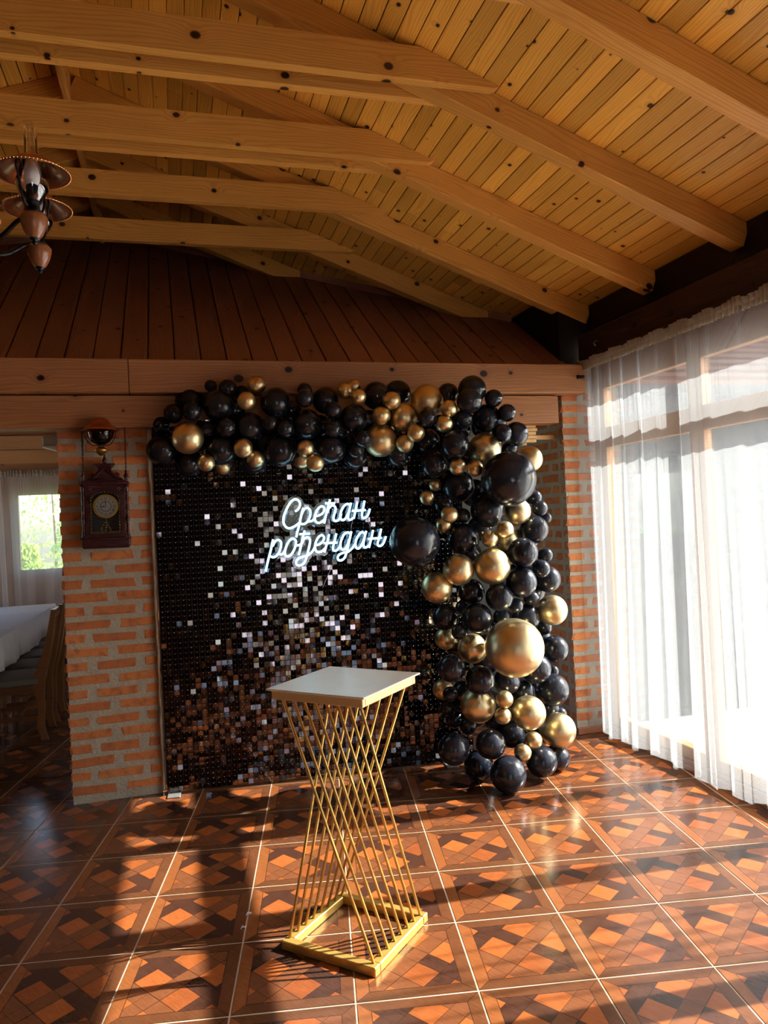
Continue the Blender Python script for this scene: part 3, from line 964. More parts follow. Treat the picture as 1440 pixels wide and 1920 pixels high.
# ================================================================== NEON SIGN
NP = S0 + SN * 0.055
def zp(q, ox=480):
    return at_plane(ox + q[0] / 10.286, 920 + q[1] / 10.286, NP, SN)
LET = [
 ('letter_capital_es', 480, [[(755, 400), (800, 370), (840, 310), (845, 240), (810, 180), (755, 165), (690, 200), (630, 280), (575, 390), (535, 500), (530, 600), (560, 680), (610, 720), (670, 720), (740, 690), (810, 640), (865, 590)]]),
 ('letter_er', 480, [[(915, 330), (890, 420), (850, 580), (830, 680), (800, 790), (775, 900)], [(885, 440), (935, 355), (990, 335), (1040, 370), (1050, 450), (1030, 530), (980, 610), (920, 645), (862, 640)], [(1000, 585), (1060, 590), (1110, 560), (1150, 495)]]),
 ('letter_ie', 480, [[(1150, 490), (1220, 475), (1290, 430), (1320, 360), (1300, 310), (1250, 305), (1190, 360), (1150, 440), (1135, 520), (1150, 590), (1200, 620), (1260, 605), (1320, 555)]]),
 ('letter_tshe', 600, [[(195, 170), (150, 330), (110, 500), (80, 630)], [(100, 245), (290, 240)], [(130, 430), (180, 330), (240, 285), (290, 310), (300, 370), (275, 460), (260, 540), (290, 585), (340, 575), (380, 530), (410, 455)]]),
 ('letter_a', 600, [[(580, 275), (530, 255), (470, 290), (420, 370), (395, 460), (400, 540), (440, 570), (490, 540), (530, 470), (572, 380)], [(600, 235), (562, 400), (545, 490), (552, 550), (590, 560), (640, 525)]]),
 ('letter_en', 600, [[(720, 215), (690, 360), (650, 540)], [(620, 390), (880, 375)], [(860, 195), (830, 350), (810, 460), (820, 520), (860, 525), (910, 490), (940, 430), (962, 350)]]),
 ('letter_er', 480, [[(330, 940), (290, 1130), (240, 1320), (185, 1560)], [(322, 1070), (370, 980), (430, 950), (480, 990), (480, 1080), (450, 1180), (400, 1250), (340, 1285), (280, 1270)], [(430, 1215), (480, 1230), (520, 1210), (560, 1160)]]),
 ('letter_o', 480, [[(720, 920), (680, 932), (635, 980), (590, 1060), (560, 1170), (570, 1250), (620, 1270), (680, 1230), (730, 1150), (765, 1050), (767, 965), (720, 920)], [(765, 1045), (810, 1055), (880, 1030)]]),
 ('letter_dje', 480, [[(940, 770), (900, 920), (870, 1060), (825, 1240)], [(840, 838), (1040, 830)], [(885, 1020), (930, 930), (990, 900), (1035, 930), (1040, 1010), (1010, 1150), (975, 1280), (930, 1390), (860, 1440), (790, 1430), (775, 1370), (820, 1310), (900, 1275), (990, 1250), (1080, 1180), (1142, 1080)]]),
 ('letter_ie', 480, [[(1140, 1050), (1210, 1040), (1280, 990), (1315, 920), (1295, 870), (1245, 865), (1190, 920), (1150, 1010), (1140, 1100), (1165, 1170), (1220, 1185), (1280, 1160), (1340, 1105)]]),
 ('letter_en', 600, [[(175, 840), (150, 960), (85, 1190)], [(75, 1015), (335, 1000)], [(315, 825), (285, 960), (250, 1100), (270, 1155), (320, 1150), (370, 1100), (402, 1035)]]),
 ('letter_de', 600, [[(590, 830), (530, 805), (470, 840), (420, 930), (395, 1030), (405, 1110), (450, 1140), (500, 1100), (540, 1020), (572, 930)], [(605, 785), (570, 950), (530, 1120), (490, 1260), (440, 1330), (370, 1345), (340, 1290), (380, 1230), (460, 1195), (540, 1180), (620, 1110), (692, 1015)]]),
 ('letter_a', 600, [[(870, 830), (810, 800), (760, 840), (710, 920), (685, 1020), (700, 1100), (745, 1115), (790, 1070), (830, 990), (862, 900)], [(892, 775), (850, 950), (840, 1050), (860, 1095), (900, 1090), (950, 1055)]]),
 ('letter_en', 600, [[(1025, 760), (990, 920), (945, 1100)], [(930, 930), (1190, 910)], [(1180, 735), (1150, 880), (1115, 1000), (1120, 1055), (1170, 1065), (1220, 1020), (1250, 950), (1272, 880)]]),
]
sign = thing('neon_sign', 'glowing pale blue neon script birthday greeting on clear acrylic in front of the shimmer wall', 'neon sign', at_plane(620, 1050, NP, SN))
allpts = []
for nm, ox, strokes in LET:
    mb = MB()
    for st in strokes:
        p3 = [zp(q, ox) for q in st]
        p3 = smooth_pts(p3, 5) if len(p3) > 2 else [p3[0] + (p3[1] - p3[0]) * k / 8 for k in range(9)]
        allpts += p3
        mb.tube(p3, 0.0064, 8)
    mb.build(nm, M['neon'], sign, True)
# acrylic sheet cut round the lettering
IM = Matrix.Translation(NP - SN * 0.012) @ SM
inv = IM.inverted()
P2 = [(inv @ p) for p in allpts]
cs = 0.007
xs = [p.x for p in P2]
zs = [p.z for p in P2]
gx0, gz0 = min(xs) - 0.04, min(zs) - 0.04
gnx, gnz = int((max(xs) + 0.04 - gx0) / cs) + 1, int((max(zs) + 0.04 - gz0) / cs) + 1
inside = set()
rad = 0.024
k = int(rad / cs) + 1
for p in P2:
    ci, cj = int((p.x - gx0) / cs), int((p.z - gz0) / cs)
    for a in range(ci - k, ci + k + 1):
        for b in range(cj - k, cj + k + 1):
            if (gx0 + (a + .5) * cs - p.x) ** 2 + (gz0 + (b + .5) * cs - p.z) ** 2 < rad * rad:
                inside.add((a, b))
# fill the enclosed gaps
outq = [(-1, -1)]
seen = {(-1, -1)}
while outq:
    a, b = outq.pop()
    for da, db in ((1, 0), (-1, 0), (0, 1), (0, -1)):
        q = (a + da, b + db)
        if q in seen or q in inside or not (-1 <= q[0] <= gnx and -1 <= q[1] <= gnz):
            continue
        seen.add(q)
        outq.append(q)
inside = {(a, b) for a in range(gnx) for b in range(gnz) if (a, b) not in seen}
bm = bmesh.new()
vm = {}
def gv(a, b):
    if (a, b) not in vm:
        vm[(a, b)] = bm.verts.new((gx0 + a * cs, 0, gz0 + b * cs))
    return vm[(a, b)]
for a, b in inside:
    bm.faces.new((gv(a, b), gv(a + 1, b), gv(a + 1, b + 1), gv(a, b + 1)))
for _ in range(4):
    new = {}
    for v in bm.verts:
        be = [e for e in v.link_edges if e.is_boundary]
        if len(be) == 2:
            new[v] = (v.co * 2 + be[0].other_vert(v).co + be[1].other_vert(v).co) / 4
    for v, c in new.items():
        v.co = c
ext = bmesh.ops.extrude_face_region(bm, geom=list(bm.faces))
for v in ext['geom']:
    if isinstance(v, bmesh.types.BMVert):
        v.co.y += 0.004
bmesh.ops.recalc_face_normals(bm, faces=bm.faces)
bm.transform(IM)
me = bpy.data.meshes.new('acrylic_sheet')
bm.to_mesh(me)
bm.free()
me.materials.append(M['acrylic'])
link('acrylic_sheet', me, sign, label='clear acrylic sheet cut round the lettering')
for pts in ([(662, 974), (659, 985), (658, 1000)], [(630, 1033), (628, 1050), (620, 1068), (612, 1085), (605, 1102)], [(690, 974), (693, 985), (696, 998)]):
    pp = [at_plane(a, b, NP - SN * 0.018, SN) for a, b in pts]
    MB().tube(smooth_pts(pp, 4), 0.0016, 6).build('cord', M['cord'], sign, True)

# ================================================================== BALLOON GARLAND
# (x, y, r) in the 1440 x 1920 frame, colour, layer (0 front .. 2 back)
BAL = [
(356,752,27,'k',2),(395,726,15,'k',2),(427,729,17,'k',1),(411,761,30,'k',1),(481,722,17,'g',1),(462,752,17,'g',0),(325,776,18,'k',1),(360,772,17,'k',0),
(304,798,21,'k',2),(352,822,30,'g',0),(303,844,28,'k',1),(389,805,16,'k',0),(424,802,18,'k',0),(468,801,28,'k',1),(415,843,30,'k',1),(456,840,18,'g',0),
(479,860,17,'g',0),(386,868,16,'g',0),(417,875,15,'g',1),(354,868,26,'k',2),(474,862,27,'k',2),(517,755,28,'k',1),(571,732,14,'k',1),(571,747,17,'k',0),
(574,796,28,'k',1),(507,794,15,'k',0),(535,804,17,'k',0),(525,844,30,'k',1),(573,841,16,'g',0),(591,868,17,'g',0),(566,862,17,'g',2),(610,751,25,'k',2),
(624,769,16,'k',0),(624,804,17,'k',0),(621,841,28,'k',1),(454,737,14,'k',2),(647,733,15.5,'g',1),(672,744,15,'g',0),(664,724,12,'g',2),(705,742,26,'k',2),
(745,738,25,'k',2),(734,751,17,'g',0),(715,779,17,'g',0),(664,785,27,'k',1),(756,782,27,'g',1),(713,826,31,'g',1),(780,812,17,'g',0),(759,832,17,'g',0),
(680,822,16,'k',0),(667,843,16,'k',1),(667,856,23,'k',2),(748,853,24,'k',2),(801,752,31,'g',1),(840,738,20,'k',2),(885,731,27,'k',1),(880,752,24,'k',0),
(925,747,17,'k',1),(950,774,17,'k',1),(912,785,27,'k',1),(842,766,16,'g',0),(833,795,16,'g',0),(801,784,17,'k',0),(869,786,18,'k',0),(941,812,18,'k',0),
(967,814,23,'k',1),(955,842,15,'k',2),(909,842,31,'g',1),(853,833,26,'k',0),(801,827,24,'k',2),(815,871,25,'k',1),(858,875,16,'g',0),(890,878,16,'g',0),
(993,861,24,'g',2),(953,898,52,'k',0),(865,806,18,'k',2),(816,909,12,'g',2),(801,933,14,'g',1),(860,912,30,'k',2),(832,946,17,'k',1),(843,965,16,'g',0),
(833,984,15,'g',1),(868,967,14,'k',1),(914,957,32,'k',1),(971,959,24,'g',1),(1002,933,14,'k',2),(1012,953,15,'k',1),(1023,971,11,'k',2),(1001,993,26,'k',1),
(947,993,16,'g',0),(918,1010,16,'g',0),(950,1009,24,'g',2),(778,1016,47,'k',1),(869,1011,30,'k',1),(923,1062,34,'g',0),(860,1068,29.5,'g',0),(820,1102,29,'g',0),
(980,1036,28,'k',0),(1022,1041,14,'k',1),(1014,1066,17,'k',0),(1026,1086,25,'k',1),(977,1092,29,'k',0),(936,1120,26,'k',0),(884,1110,25,'k',1),(996,1122,15,'k',1),
(967,1135,14,'k',0),(1035,1144,28,'g',0),(895,1158,28,'k',0),(987,1157,25,'k',1),(836,1157,25,'k',1),(942,1157,18,'k',2),(861,1185,15,'k',0),(1020,1176,14,'k',2),
(836,1197,21,'g',2),(964,1214,55,'g',0),(1039,1217,25,'k',1),(886,1216,28,'g',1),(1004,1253,28,'k',1),(1036,1258,11,'k',2),(847,1253,26,'k',0),(900,1275,28,'k',0),
(950,1277,25,'k',1),(1035,1293,30,'k',1),(831,1293,19,'g',2),(844,1301,14,'k',1),(981,1296,21,'k',2),(896,1322,33,'g',1),(946,1311,16,'g',0),(943,1342,15.5,'g',0),
(991,1336,32,'g',0),(1046,1369,33,'g',0),(1030,1327,18,'k',2),(1049,1338,13,'k',2),(841,1327,16,'k',2),(853,1348,17,'k',2),(878,1362,16,'k',1),(851,1404,30,'k',0),
(920,1395,28,'k',0),(960,1376,26,'k',2),(1000,1388,16,'g',0),(980,1411,16.5,'g',0),(1015,1427,29,'k',0),(1044,1421,24,'k',1),(953,1452,34,'k',0),(898,1435,28,'k',2),
(905,1178,18,'k',2),(870,1140,16,'k',2),(600,800,22,'k',2),(545,770,20,'k',2),(640,800,22,'k',2),(440,770,20,'k',2),(690,790,22,'k',2),(500,830,22,'k',2),(590,835,20,'k',2),  # from here on: added black filler balloons, standing in for shaded gaps
(840,850,20,'k',2),(900,990,24,'k',2),(880,1040,24,'k',2),(940,1100,22,'k',2),(910,1240,24,'k',2),(870,1300,24,'k',2),(930,1350,22,'k',2),(1000,1300,24,'k',2),(985,1065,20,'k',2),
(930,868,24,'k',2),(975,900,22,'k',2),(985,930,22,'k',2),(890,925,26,'k',2),(895,865,22,'k',2),(875,850,22,'k',2),(940,935,26,'k',2),(985,1012,24,'k',2),(955,1045,24,'k',2),(1000,1108,22,'k',2),(1008,1195,24,'k',2),(1000,1228,24,'k',2),(960,1305,24,'k',2),(1015,1372,22,'k',2),(985,1392,20,'k',2),(920,1185,24,'k',2),(905,800,22,'k',2),(930,790,20,'k',2),(890,1340,24,'k',2),(860,1215,22,'k',2)]
prof = []
for k in range(19):
    th = math.pi * k / 18
    z_ = -math.cos(th)
    r = math.sin(th) * (1 + 0.035 * z_)
    if z_ < -0.6:
        z_ = z_ - 0.09 * ((-0.6 - z_) / 0.4) ** 2
    prof.append((r, z_))
bmk = {'k': MB().lathe(prof, 28).mesh('balloon', M['balloon_black'], True), 'g': MB().lathe(prof, 28).mesh('balloon', M['balloon_gold'], True)}
kpr = [(0.001, -1.20), (0.07, -1.20), (0.095, -1.185), (0.05, -1.14), (0.04, -1.11), (0.06, -1.07), (0.02, -1.04)]
knm = {'k': MB().lathe(kpr, 10).mesh('knot', M['balloon_black'], True), 'g': MB().lathe(kpr, 10).mesh('knot', M['balloon_gold'], True)}
gar = thing('balloon_garland', 'black and gold balloon garland arching over the backdrop and down its right side', 'balloon garland', (1.75, 4.25, 0))
placed = []
def limit_depth(p_dir, r):
    # keep clear of the shimmer squares where they stand behind the balloon
    t = (S0 + SN * (0.02) - CAM).dot(SN) / p_dir.dot(SN)
    return t
for lay in (0, 1, 2):
    for (x, y, r, c, l) in BAL:
        if l != lay:
            continue
        arm = x < 770 and y < 890
        d = ray(x, y)
        if arm:
            base = 4.36 + 0.085 * lay
        else:
            base = 4.30 + 0.11 * lay + 0.28 * max(0, (x - 935) / 115) ** 2 + (0.04 if y < 900 else 0)
        if r > 45:
            base -= 0.10
        tmax = base + 0.30
        tl_ = limit_depth(d, r)
        if x < 835:
            tmax = min(tmax, tl_ - r * base / FPX * 0.9)
        best, bt = None, None
        t = base
        while t <= max(tmax, base) + 1e-6:
            P = CAM + d * t
            rr_ = r * t / FPX
            pen = 0.0
            for (Q, rq) in placed:
                dd = (P - Q).length
                o_ = (rr_ + rq - dd) / min(rr_, rq)
                pen = max(pen, o_)
            if P.z < rr_ * 0.97:
                pen = max(pen, 3.0 + (rr_ - P.z))
            if best is None or pen < best - 1e-4:
                best, bt = pen, t
            if pen < 0.16:
                break
            t += 0.012
        P = CAM + d * bt
        rr_ = r * bt / FPX
        if P.z < rr_:
            # rest it on the floor, nearer the lens
            t2 = bt
            while (CAM + d * t2).z < r * t2 / FPX and t2 > 3.8:
                t2 -= 0.004
            P, rr_ = CAM + d * t2, r * t2 / FPX
        placed.append((P, rr_))
        # the knot points to the core of the garland, away from the lens
        core = V((P.x, 4.62, P.z)) if arm else V((1.85, 4.5, P.z))
        ax = ((P - core).normalized() + V((R_.uniform(-.3, .3), R_.uniform(-.2, .1), R_.uniform(-.4, .4)))).normalized()
        q = ax.to_track_quat('Z', 'Y')
        sc = rr_ * R_.uniform(0.985, 1.015)
        mw = Matrix.LocRotScale(P, q, V((sc, sc, sc * R_.uniform(1.0, 1.05))))
        size = 'giant' if r > 40 else 'large' if r > 23 else 'small'
        lab = ('%s shiny gold balloon' % size) if c == 'g' else ('giant black balloon' if r > 40 else None)
        b = link('balloon', bmk[c], gar, mw, label=lab)
        link('knot', knm[c], b, None, keep=False)

# ================================================================== PEDESTAL
PC = V((0.607, 2.826, 0))
ped = thing('pedestal_stand', 'tall gold pedestal of crossed rods with a cream square top', 'pedestal', PC)
PM = Matrix.Translation(PC) @ Matrix.Rotation(math.radians(-45.5), 4, 'Z')
hs_, bw, bh = 0.204, 0.036, 0.034
MB(PM).bbox((-hs_, -hs_, 0), (hs_, -hs_ + bw, bh), 0.003).build('base_bar', M['gold'], ped)
MB(PM).bbox((-hs_, hs_ - bw, 0), (hs_, hs_, bh), 0.003).build('base_bar', M['gold'], ped)
MB(PM).bbox((-hs_, -hs_ + bw, 0), (-hs_ + bw, hs_ - bw, bh - 0.0006), 0.003).build('base_bar', M['gold'], ped)
MB(PM).bbox((hs_ - bw, -hs_ + bw, 0), (hs_, hs_ - bw, bh - 0.0006), 0.003).build('base_bar', M['gold'], ped)
zt = 0.936
ta = 0.200
for s in (-1, 1):
    MB(PM).bbox((-ta, s * ta - (0.02 if s > 0 else 0), zt), (ta, s * ta + (0.02 if s < 0 else 0), zt + 0.034), 0.002).build('apron', M['gold_pale'], ped)
    MB(PM).bbox((s * ta - (0.02 if s > 0 else 0), -ta + 0.02, zt), (s * ta + (0.02 if s < 0 else 0), ta - 0.02, zt + 0.034), 0.002).build('apron', M['gold_pale'], ped)
MB(PM).box((-ta + 0.02, -ta + 0.02, zt + 0.012), (ta - 0.02, ta - 0.02, zt + 0.033)).build('top_core', M['gold_pale'], ped)
MB(PM).bbox((-0.216, -0.216, zt + 0.034), (0.216, 0.216, zt + 0.041), 0.0025).build('top_board', M['tabletop'], ped, label='cream laminate top board')
for k in range(8):
    u = -0.178 + 0.356 * k / 7
    ut = -0.172 + 0.344 * k / 7
    MB(PM).tube([(ut, -0.176, zt + 0.014), (hs_ - bw / 2, u, bh - 0.008)], 0.0056, 8).build('rod', M['gold'], ped, True)
    MB(PM).tube([(ut, 0.176, zt + 0.014), (-hs_ + bw / 2, u, bh - 0.008)], 0.0056, 8).build('rod', M['gold'], ped, True)

# ================================================================== CLOCK AND WALL LAMP
CK = V((-0.383, YB - 0.008, 1.492))
ck = thing('wall_clock', 'dark carved pendulum wall clock hung by chains on the brick pier', 'clock', CK)
KM = Matrix.Translation(CK) @ Matrix.Rotation(math.radians(0.8), 4, 'Y')      # x right, -y to the viewer, z up
D = 0.10
MB(KM).bbox((-0.132, -D - 0.012, 0.008), (0.132, 0, 0.055), 0.004).bbox((-0.138, -D - 0.018, 0.052), (0.138, 0, 0.064), 0.003).bbox((-0.126, -D - 0.006, 0), (0.126, 0, 0.010), 0.002).build('clock_base', M['clockwood'], ck)
MB(KM).box((-0.108, -D + 0.012, 0.064), (-0.09, 0, 0.375)).box((0.09, -D + 0.012, 0.064), (0.108, 0, 0.375)).box((-0.09, -0.02, 0.064), (0.09, 0, 0.375)).build('clock_case', M['clockwood'], ck)
MB(KM).box((-0.09, -0.026, 0.085), (0.09, -0.021, 0.35)).build('clock_interior', M['clockback'], ck)
arch = [(-0.086, 0.085), (0.086, 0.085), (0.086, 0.285)] + [(0.086 * math.cos(a), 0.285 + 0.05 * math.sin(a)) for a in [math.pi * k / 12 for k in range(1, 12)]] + [(-0.086, 0.285)]
dr = MB(KM)
outer = [(-0.108, 0.064), (0.108, 0.064), (0.108, 0.285), (0.108, 0.37)]
dr.box((-0.108, -D, 0.064), (-0.086, -D + 0.014, 0.37)).box((0.086, -D, 0.064), (0.108, -D + 0.014, 0.37)).box((-0.086, -D, 0.064), (0.086, -D + 0.014, 0.087))
n_ = 14
for k in range(n_):
    xa, xb = -0.086 + 0.172 * k / n_, -0.086 + 0.172 * (k + 1) / n_
    za, zb_ = 0.285 + 0.05 * math.sqrt(max(0, 1 - (xa / 0.086) ** 2)), 0.285 + 0.05 * math.sqrt(max(0, 1 - (xb / 0.086) ** 2))
    dr.add([(xa, -D, za), (xb, -D, zb_), (xb, -D, 0.37), (xa, -D, 0.37), (xa, -D + .014, za), (xb, -D + .014, zb_), (xb, -D + .014, 0.37), (xa, -D + .014, 0.37)],
           [(0, 1, 2, 3), (7, 6, 5, 4), (0, 4, 5, 1), (2, 6, 7, 3)])
door = dr.build('clock_door', M['clockwood'], ck)
MB(KM).prism(arch[::-1], -D + 0.004, -D + 0.006).build('door_glass', M['glass'], door)
# gilt leaf border painted on the glass
lb = MB(KM)
def leafq(x, z, a):
    s, w = 0.0075, 0.0026
    ca, sa = math.cos(a), math.sin(a)
    P4 = [(-s, 0), (0, -w), (s, 0), (0, w)]
    lb.add([(x + p * ca - q * sa, -D + 0.003, z + p * sa + q * ca) for p, q in P4], [(0, 1, 2, 3)])
for k in range(11):
    leafq(-0.078, 0.098 + k * 0.018, 1.0)
    leafq(0.078, 0.098 + k * 0.018, 2.1)
    leafq(-0.07 + k * 0.014, 0.093, 0.6)
for k in range(1, 12):
    a = math.pi * k / 12
    leafq(0.077 * math.cos(a), 0.285 + 0.042 * math.sin(a), a + 0.9)
for (a, b) in ((-0.012, .135), (-.02, .118), (.002, .12), (.012, .135), (.02, .12), (-.006, .15), (.008, .15), (-.024, .108), (.026, .108), (0, .106)):
    leafq(a, b, a * 60)
lb.build('gilt_pattern', M['brass'], door)
dc = (0.0, 0.245)
def ring(mb, r0, r1, y0, y1, n=40):
    vs_, fs_ = [], []
    for k in range(n):
        a = 2 * math.pi * k / n
        for (r, y) in ((r0, y0), (r1, y0), (r1, y1), (r0, y1)):
            vs_.append((dc[0] + r * math.cos(a), y, dc[1] + r * math.sin(a)))
    for k in range(n):
        for j in range(4):
            a, b = k * 4 + j, k * 4 + (j + 1) % 4
            c, d = ((k + 1) % n) * 4 + (j + 1) % 4, ((k + 1) % n) * 4 + j
            fs_.append((a, d, c, b))
    return mb.add(vs_, fs_)
dial = MB(KM).prism([(dc[0] + 0.058 * math.cos(-2 * math.pi * k / 40), dc[1] + 0.058 * math.sin(-2 * math.pi * k / 40)) for k in range(40)], -0.062, -0.024).build('dial', M['dial'], ck)
ring(MB(KM), 0.058, 0.070, -0.070, -0.05).build('bezel', M['brass'], dial)
ring(MB(KM), 0.028, 0.031, -0.0632, -0.0622).build('chapter_ring', M['ink'], dial)
def text_mesh(s, size):
    c = bpy.data.curves.new('txt', 'FONT')
    c.body = s
    c.size = size
    c.align_x = 'CENTER'
    c.align_y = 'CENTER'
    o = bpy.data.objects.new('txt', c)
    COL.objects.link(o)
    dg = bpy.context.evaluated_depsgraph_get()
    me = bpy.data.meshes.new_from_object(o.evaluated_get(dg))
    bpy.data.objects.remove(o)
    bpy.data.curves.remove(c)
    return me
nums = ['XII', 'I', 'II', 'III', 'IIII', 'V', 'VI', 'VII', 'VIII', 'IX', 'X', 'XI']
nb = MB(KM)
for k, s in enumerate(nums):
    a = math.radians(90 - 30 * k)
    tm = text_mesh(s, 0.017)
    ro = Matrix.Translation((dc[0] + 0.0455 * math.cos(a), -0.0628, dc[1] + 0.0455 * math.sin(a))) @ Matrix.Rotation(math.radians(90), 4, 'X') @ Matrix.Rotation(a - math.pi / 2, 4, 'Z')
    nb.add([ro @ v.co for v in tm.vertices], [tuple(p.vertices) for p in tm.polygons])
    bpy.data.meshes.remove(tm)
nb.build('numerals', M['ink'], dial)
def hand(a, l, w, y, nm):
    a = math.radians(90 - a)
    dx, dz = math.cos(a), math.sin(a)
    pts = [(-0.008, 0), (l * .55, -w), (l, 0), (l * .55, w)]
    MB(KM).prism([(dc[0] + p * dx - q * dz, dc[1] + p * dz + q * dx) for p, q in pts][::-1], y, y + 0.001).build(nm, M['ink'], dial)
hand(-3, 0.044, 0.0022, -0.066, 'minute_hand')
hand(267, 0.030, 0.0032, -0.065, 'hour_hand')
MB(KM).tube([(0, -0.05, 0.18), (0, -0.05, 0.12)], 0.0018, 6).build('pendulum', M['brass'], ck)
colp = [(0.006, 0), (0.013, 0.004), (0.013, 0.012), (0.009, 0.018), (0.011, 0.03), (0.0075, 0.045), (0.010, 0.09), (0.012, 0.11), (0.008, 0.125), (0.0095, 0.15), (0.012, 0.17), (0.008, 0.19), (0.0105, 0.22), (0.0085, 0.25), (0.011, 0.27), (0.013, 0.285), (0.013, 0.30), (0.008, 0.306)]
fin = [(0.012, 0), (0.013, 0.008), (0.008, 0.014), (0.0125, 0.024), (0.013, 0.033), (0.007, 0.042), (0.0055, 0.048), (0.008, 0.054), (0.005, 0.062), (0.001, 0.066)]
for s in (-1, 1):
    MB(KM).lathe(colp, 14, (s * 0.121, -D + 0.012, 0.066)).build('side_column', M['clockwood'], ck, True)
    MB(KM).lathe(fin, 14, (s * 0.118, -D + 0.022, 0.392)).build('corner_finial', M['clockwood'], ck, True)
st = MB(KM)
def rosette(x, z, y):
    for k in range(6):
        a = math.pi / 3 * k
        st.lathe([(0.0001, -0.0016), (0.0016, 0), (0.0001, 0.0016)], 6, (x + 0.0075 * math.cos(a), y, z + 0.0075 * math.sin(a)))
for s in (-1, 1):
    for z_ in (0.072, 0.155, 0.21, 0.265, 0.345, 0.40):
        rosette(s * 0.121, z_, -D - 0.004)
    rosette(s * 0.078, 0.345, -D - 0.002)
st.build('bone_studs', M['dial'], ck)
MB(KM).bbox((-0.136, -D - 0.012, 0.372), (0.136, 0, 0.386), 0.003).bbox((-0.128, -D - 0.004, 0.384), (0.128, 0, 0.394), 0.002).build('cornice', M['clockwood'], ck)
pd = [(-0.10, 0.392), (0.10, 0.392), (0.10, 0.405), (0.075, 0.418), (0.085, 0.432), (0.068, 0.446), (0.055, 0.435), (0.035, 0.452), (0.036, 0.468), (0.056, 0.490), (0.056, 0.496), (-0.056, 0.496), (-0.056, 0.490), (-0.036, 0.468), (-0.035, 0.452), (-0.055, 0.435), (-0.068, 0.446), (-0.085, 0.432), (-0.075, 0.418), (-0.10, 0.405)]
pm = MB(KM).prism(pd[::-1], -D + 0.02, -0.03).build('pediment', M['clockwood'], ck)
MB(KM).tube([(-0.062, -D + 0.016, 0.408), (0, -D + 0.016, 0.470), (0.062, -D + 0.016, 0.408)], 0.005, 6).build('gable_moulding', M['clockwood'], pm)
MB(KM).lathe([(0.012, 0), (0.008, 0.008), (0.015, 0.018), (0.010, 0.03), (0.004, 0.044), (0.006, 0.050), (0.003, 0.058)], 14, (0, -0.06, 0.496)).build('top_finial', M['clockwood'], ck, True)
for s, ztop in ((-1, 0.70), (1, 0.705)):
    ch = MB(KM)
    nl = 19
    z0c = 0.452
    for k in range(nl):
        zc = z0c + (ztop - z0c) * (k + 0.5) / nl
        hl = (ztop - z0c) / nl * 0.72
        lk = []
        for a in range(12):
            an = 2 * math.pi * a / 12
            u, w = 0.0046 * math.cos(an), hl * math.sin(an)
            lk.append((s * 0.118 + (u if k % 2 else 0), -0.062 + (0 if k % 2 else u) + 0.05 * 0, zc + w))
        ch.tube(lk, 0.0016, 5, closed=True)
    ch.tube([(s * 0.118, -0.062, ztop), (s * 0.118, 0.0, ztop + 0.006)], 0.003, 6)
    ch.build('chain', M['iron'], ck, True)

LP = V((-0.388, YB - 0.105, 2.03))
lp = thing('oil_lamp_lantern', 'copper hatted glass oil lamp on a wall bracket above the clock', 'wall lamp', LP)
LM = Matrix.Translation(LP)
MB(LM).lathe([(0.003, 0), (0.010, 0.004), (0.020, 0.012), (0.036, 0.026), (0.040, 0.034), (0.034, 0.042), (0.020, 0.046), (0.018, 0.056)], 24).build('brass_font', M['brass'], lp, True)
MB(LM).lathe([(0.016, 0.054), (0.024, 0.060), (0.020, 0.068), (0.022, 0.078)], 16).build('burner', M['iron'], lp, True)
MB(LM).lathe([(0.024, 0.066), (0.050, 0.082), (0.068, 0.106), (0.074, 0.130), (0.072, 0.152)], 28).build('glass_bowl', M['glass_dark'], lp, True)
MB(LM).lathe([(0.103, 0.146), (0.102, 0.152), (0.088, 0.160), (0.066, 0.176), (0.052, 0.190), (0.050, 0.204), (0.040, 0.214), (0.020, 0.222), (0.001, 0.224)], 32).lathe([(0.101, 0.146), (0.088, 0.156), (0.064, 0.173), (0.048, 0.190)], 32).build('copper_shade', M['copper'], lp, True)
MB(LM).tube([(0, 0.0, 0.05), (0.0, 0.05, 0.03), (0, 0.10, 0.05)], 0.005, 8).build('wall_bracket', M['iron'], lp, True)
MB(LM).tube(smooth_pts([(-0.02, 0, 0.06), (-0.05, 0, 0.065), (-0.08, 0, 0.10), (-0.09, 0, 0.15)], 5), 0.0025, 6).tube(smooth_pts([(0.02, 0, 0.06), (0.05, 0, 0.065), (0.075, 0, 0.10), (0.085, 0, 0.15)], 5), 0.0025, 6).build('shade_holder', M['iron'], lp, True)

# beige light on the pier's flank
el = thing('emergency_light', 'small beige emergency light with white lens on the brick pier flank', 'light fitting', (-0.69, 4.9, 2.09))
MB().bbox((-0.735, 4.84, 2.115), (-0.640, 4.96, 2.175), 0.008).build('housing', M['beige_plastic'], el)
MB().prism([(-0.742, 2.115), (-0.640, 2.115), (-0.640, 2.083), (-0.66, 2.088), (-0.70, 2.102)][::-1], 4.842, 4.958).build('lens', M['white_plastic'], el)

# pale slats behind the garland
sl = thing('stacked_slats', 'short stack of pale pine slats peeking out beside the garland top', 'wood slats', (2.60, 4.86, 2.06))
for k in range(5):
    MB().bbox((2.36, 4.80, 2.075 + k * 0.026), (2.495 + (0.012 if k == 3 else 0), 4.84, 2.098 + k * 0.026), 0.002).build('slat', M['palewood'], sl)
MB().bbox((2.40, 4.84, 2.06), (2.44, 4.90, 2.215), 0.002).build('slat_batten', M['palewood'], sl)
MB().bbox((2.40, 4.86, 2.10), (2.674, 4.89, 2.13), 0.002).build('slat_arm', M['palewood'], sl)

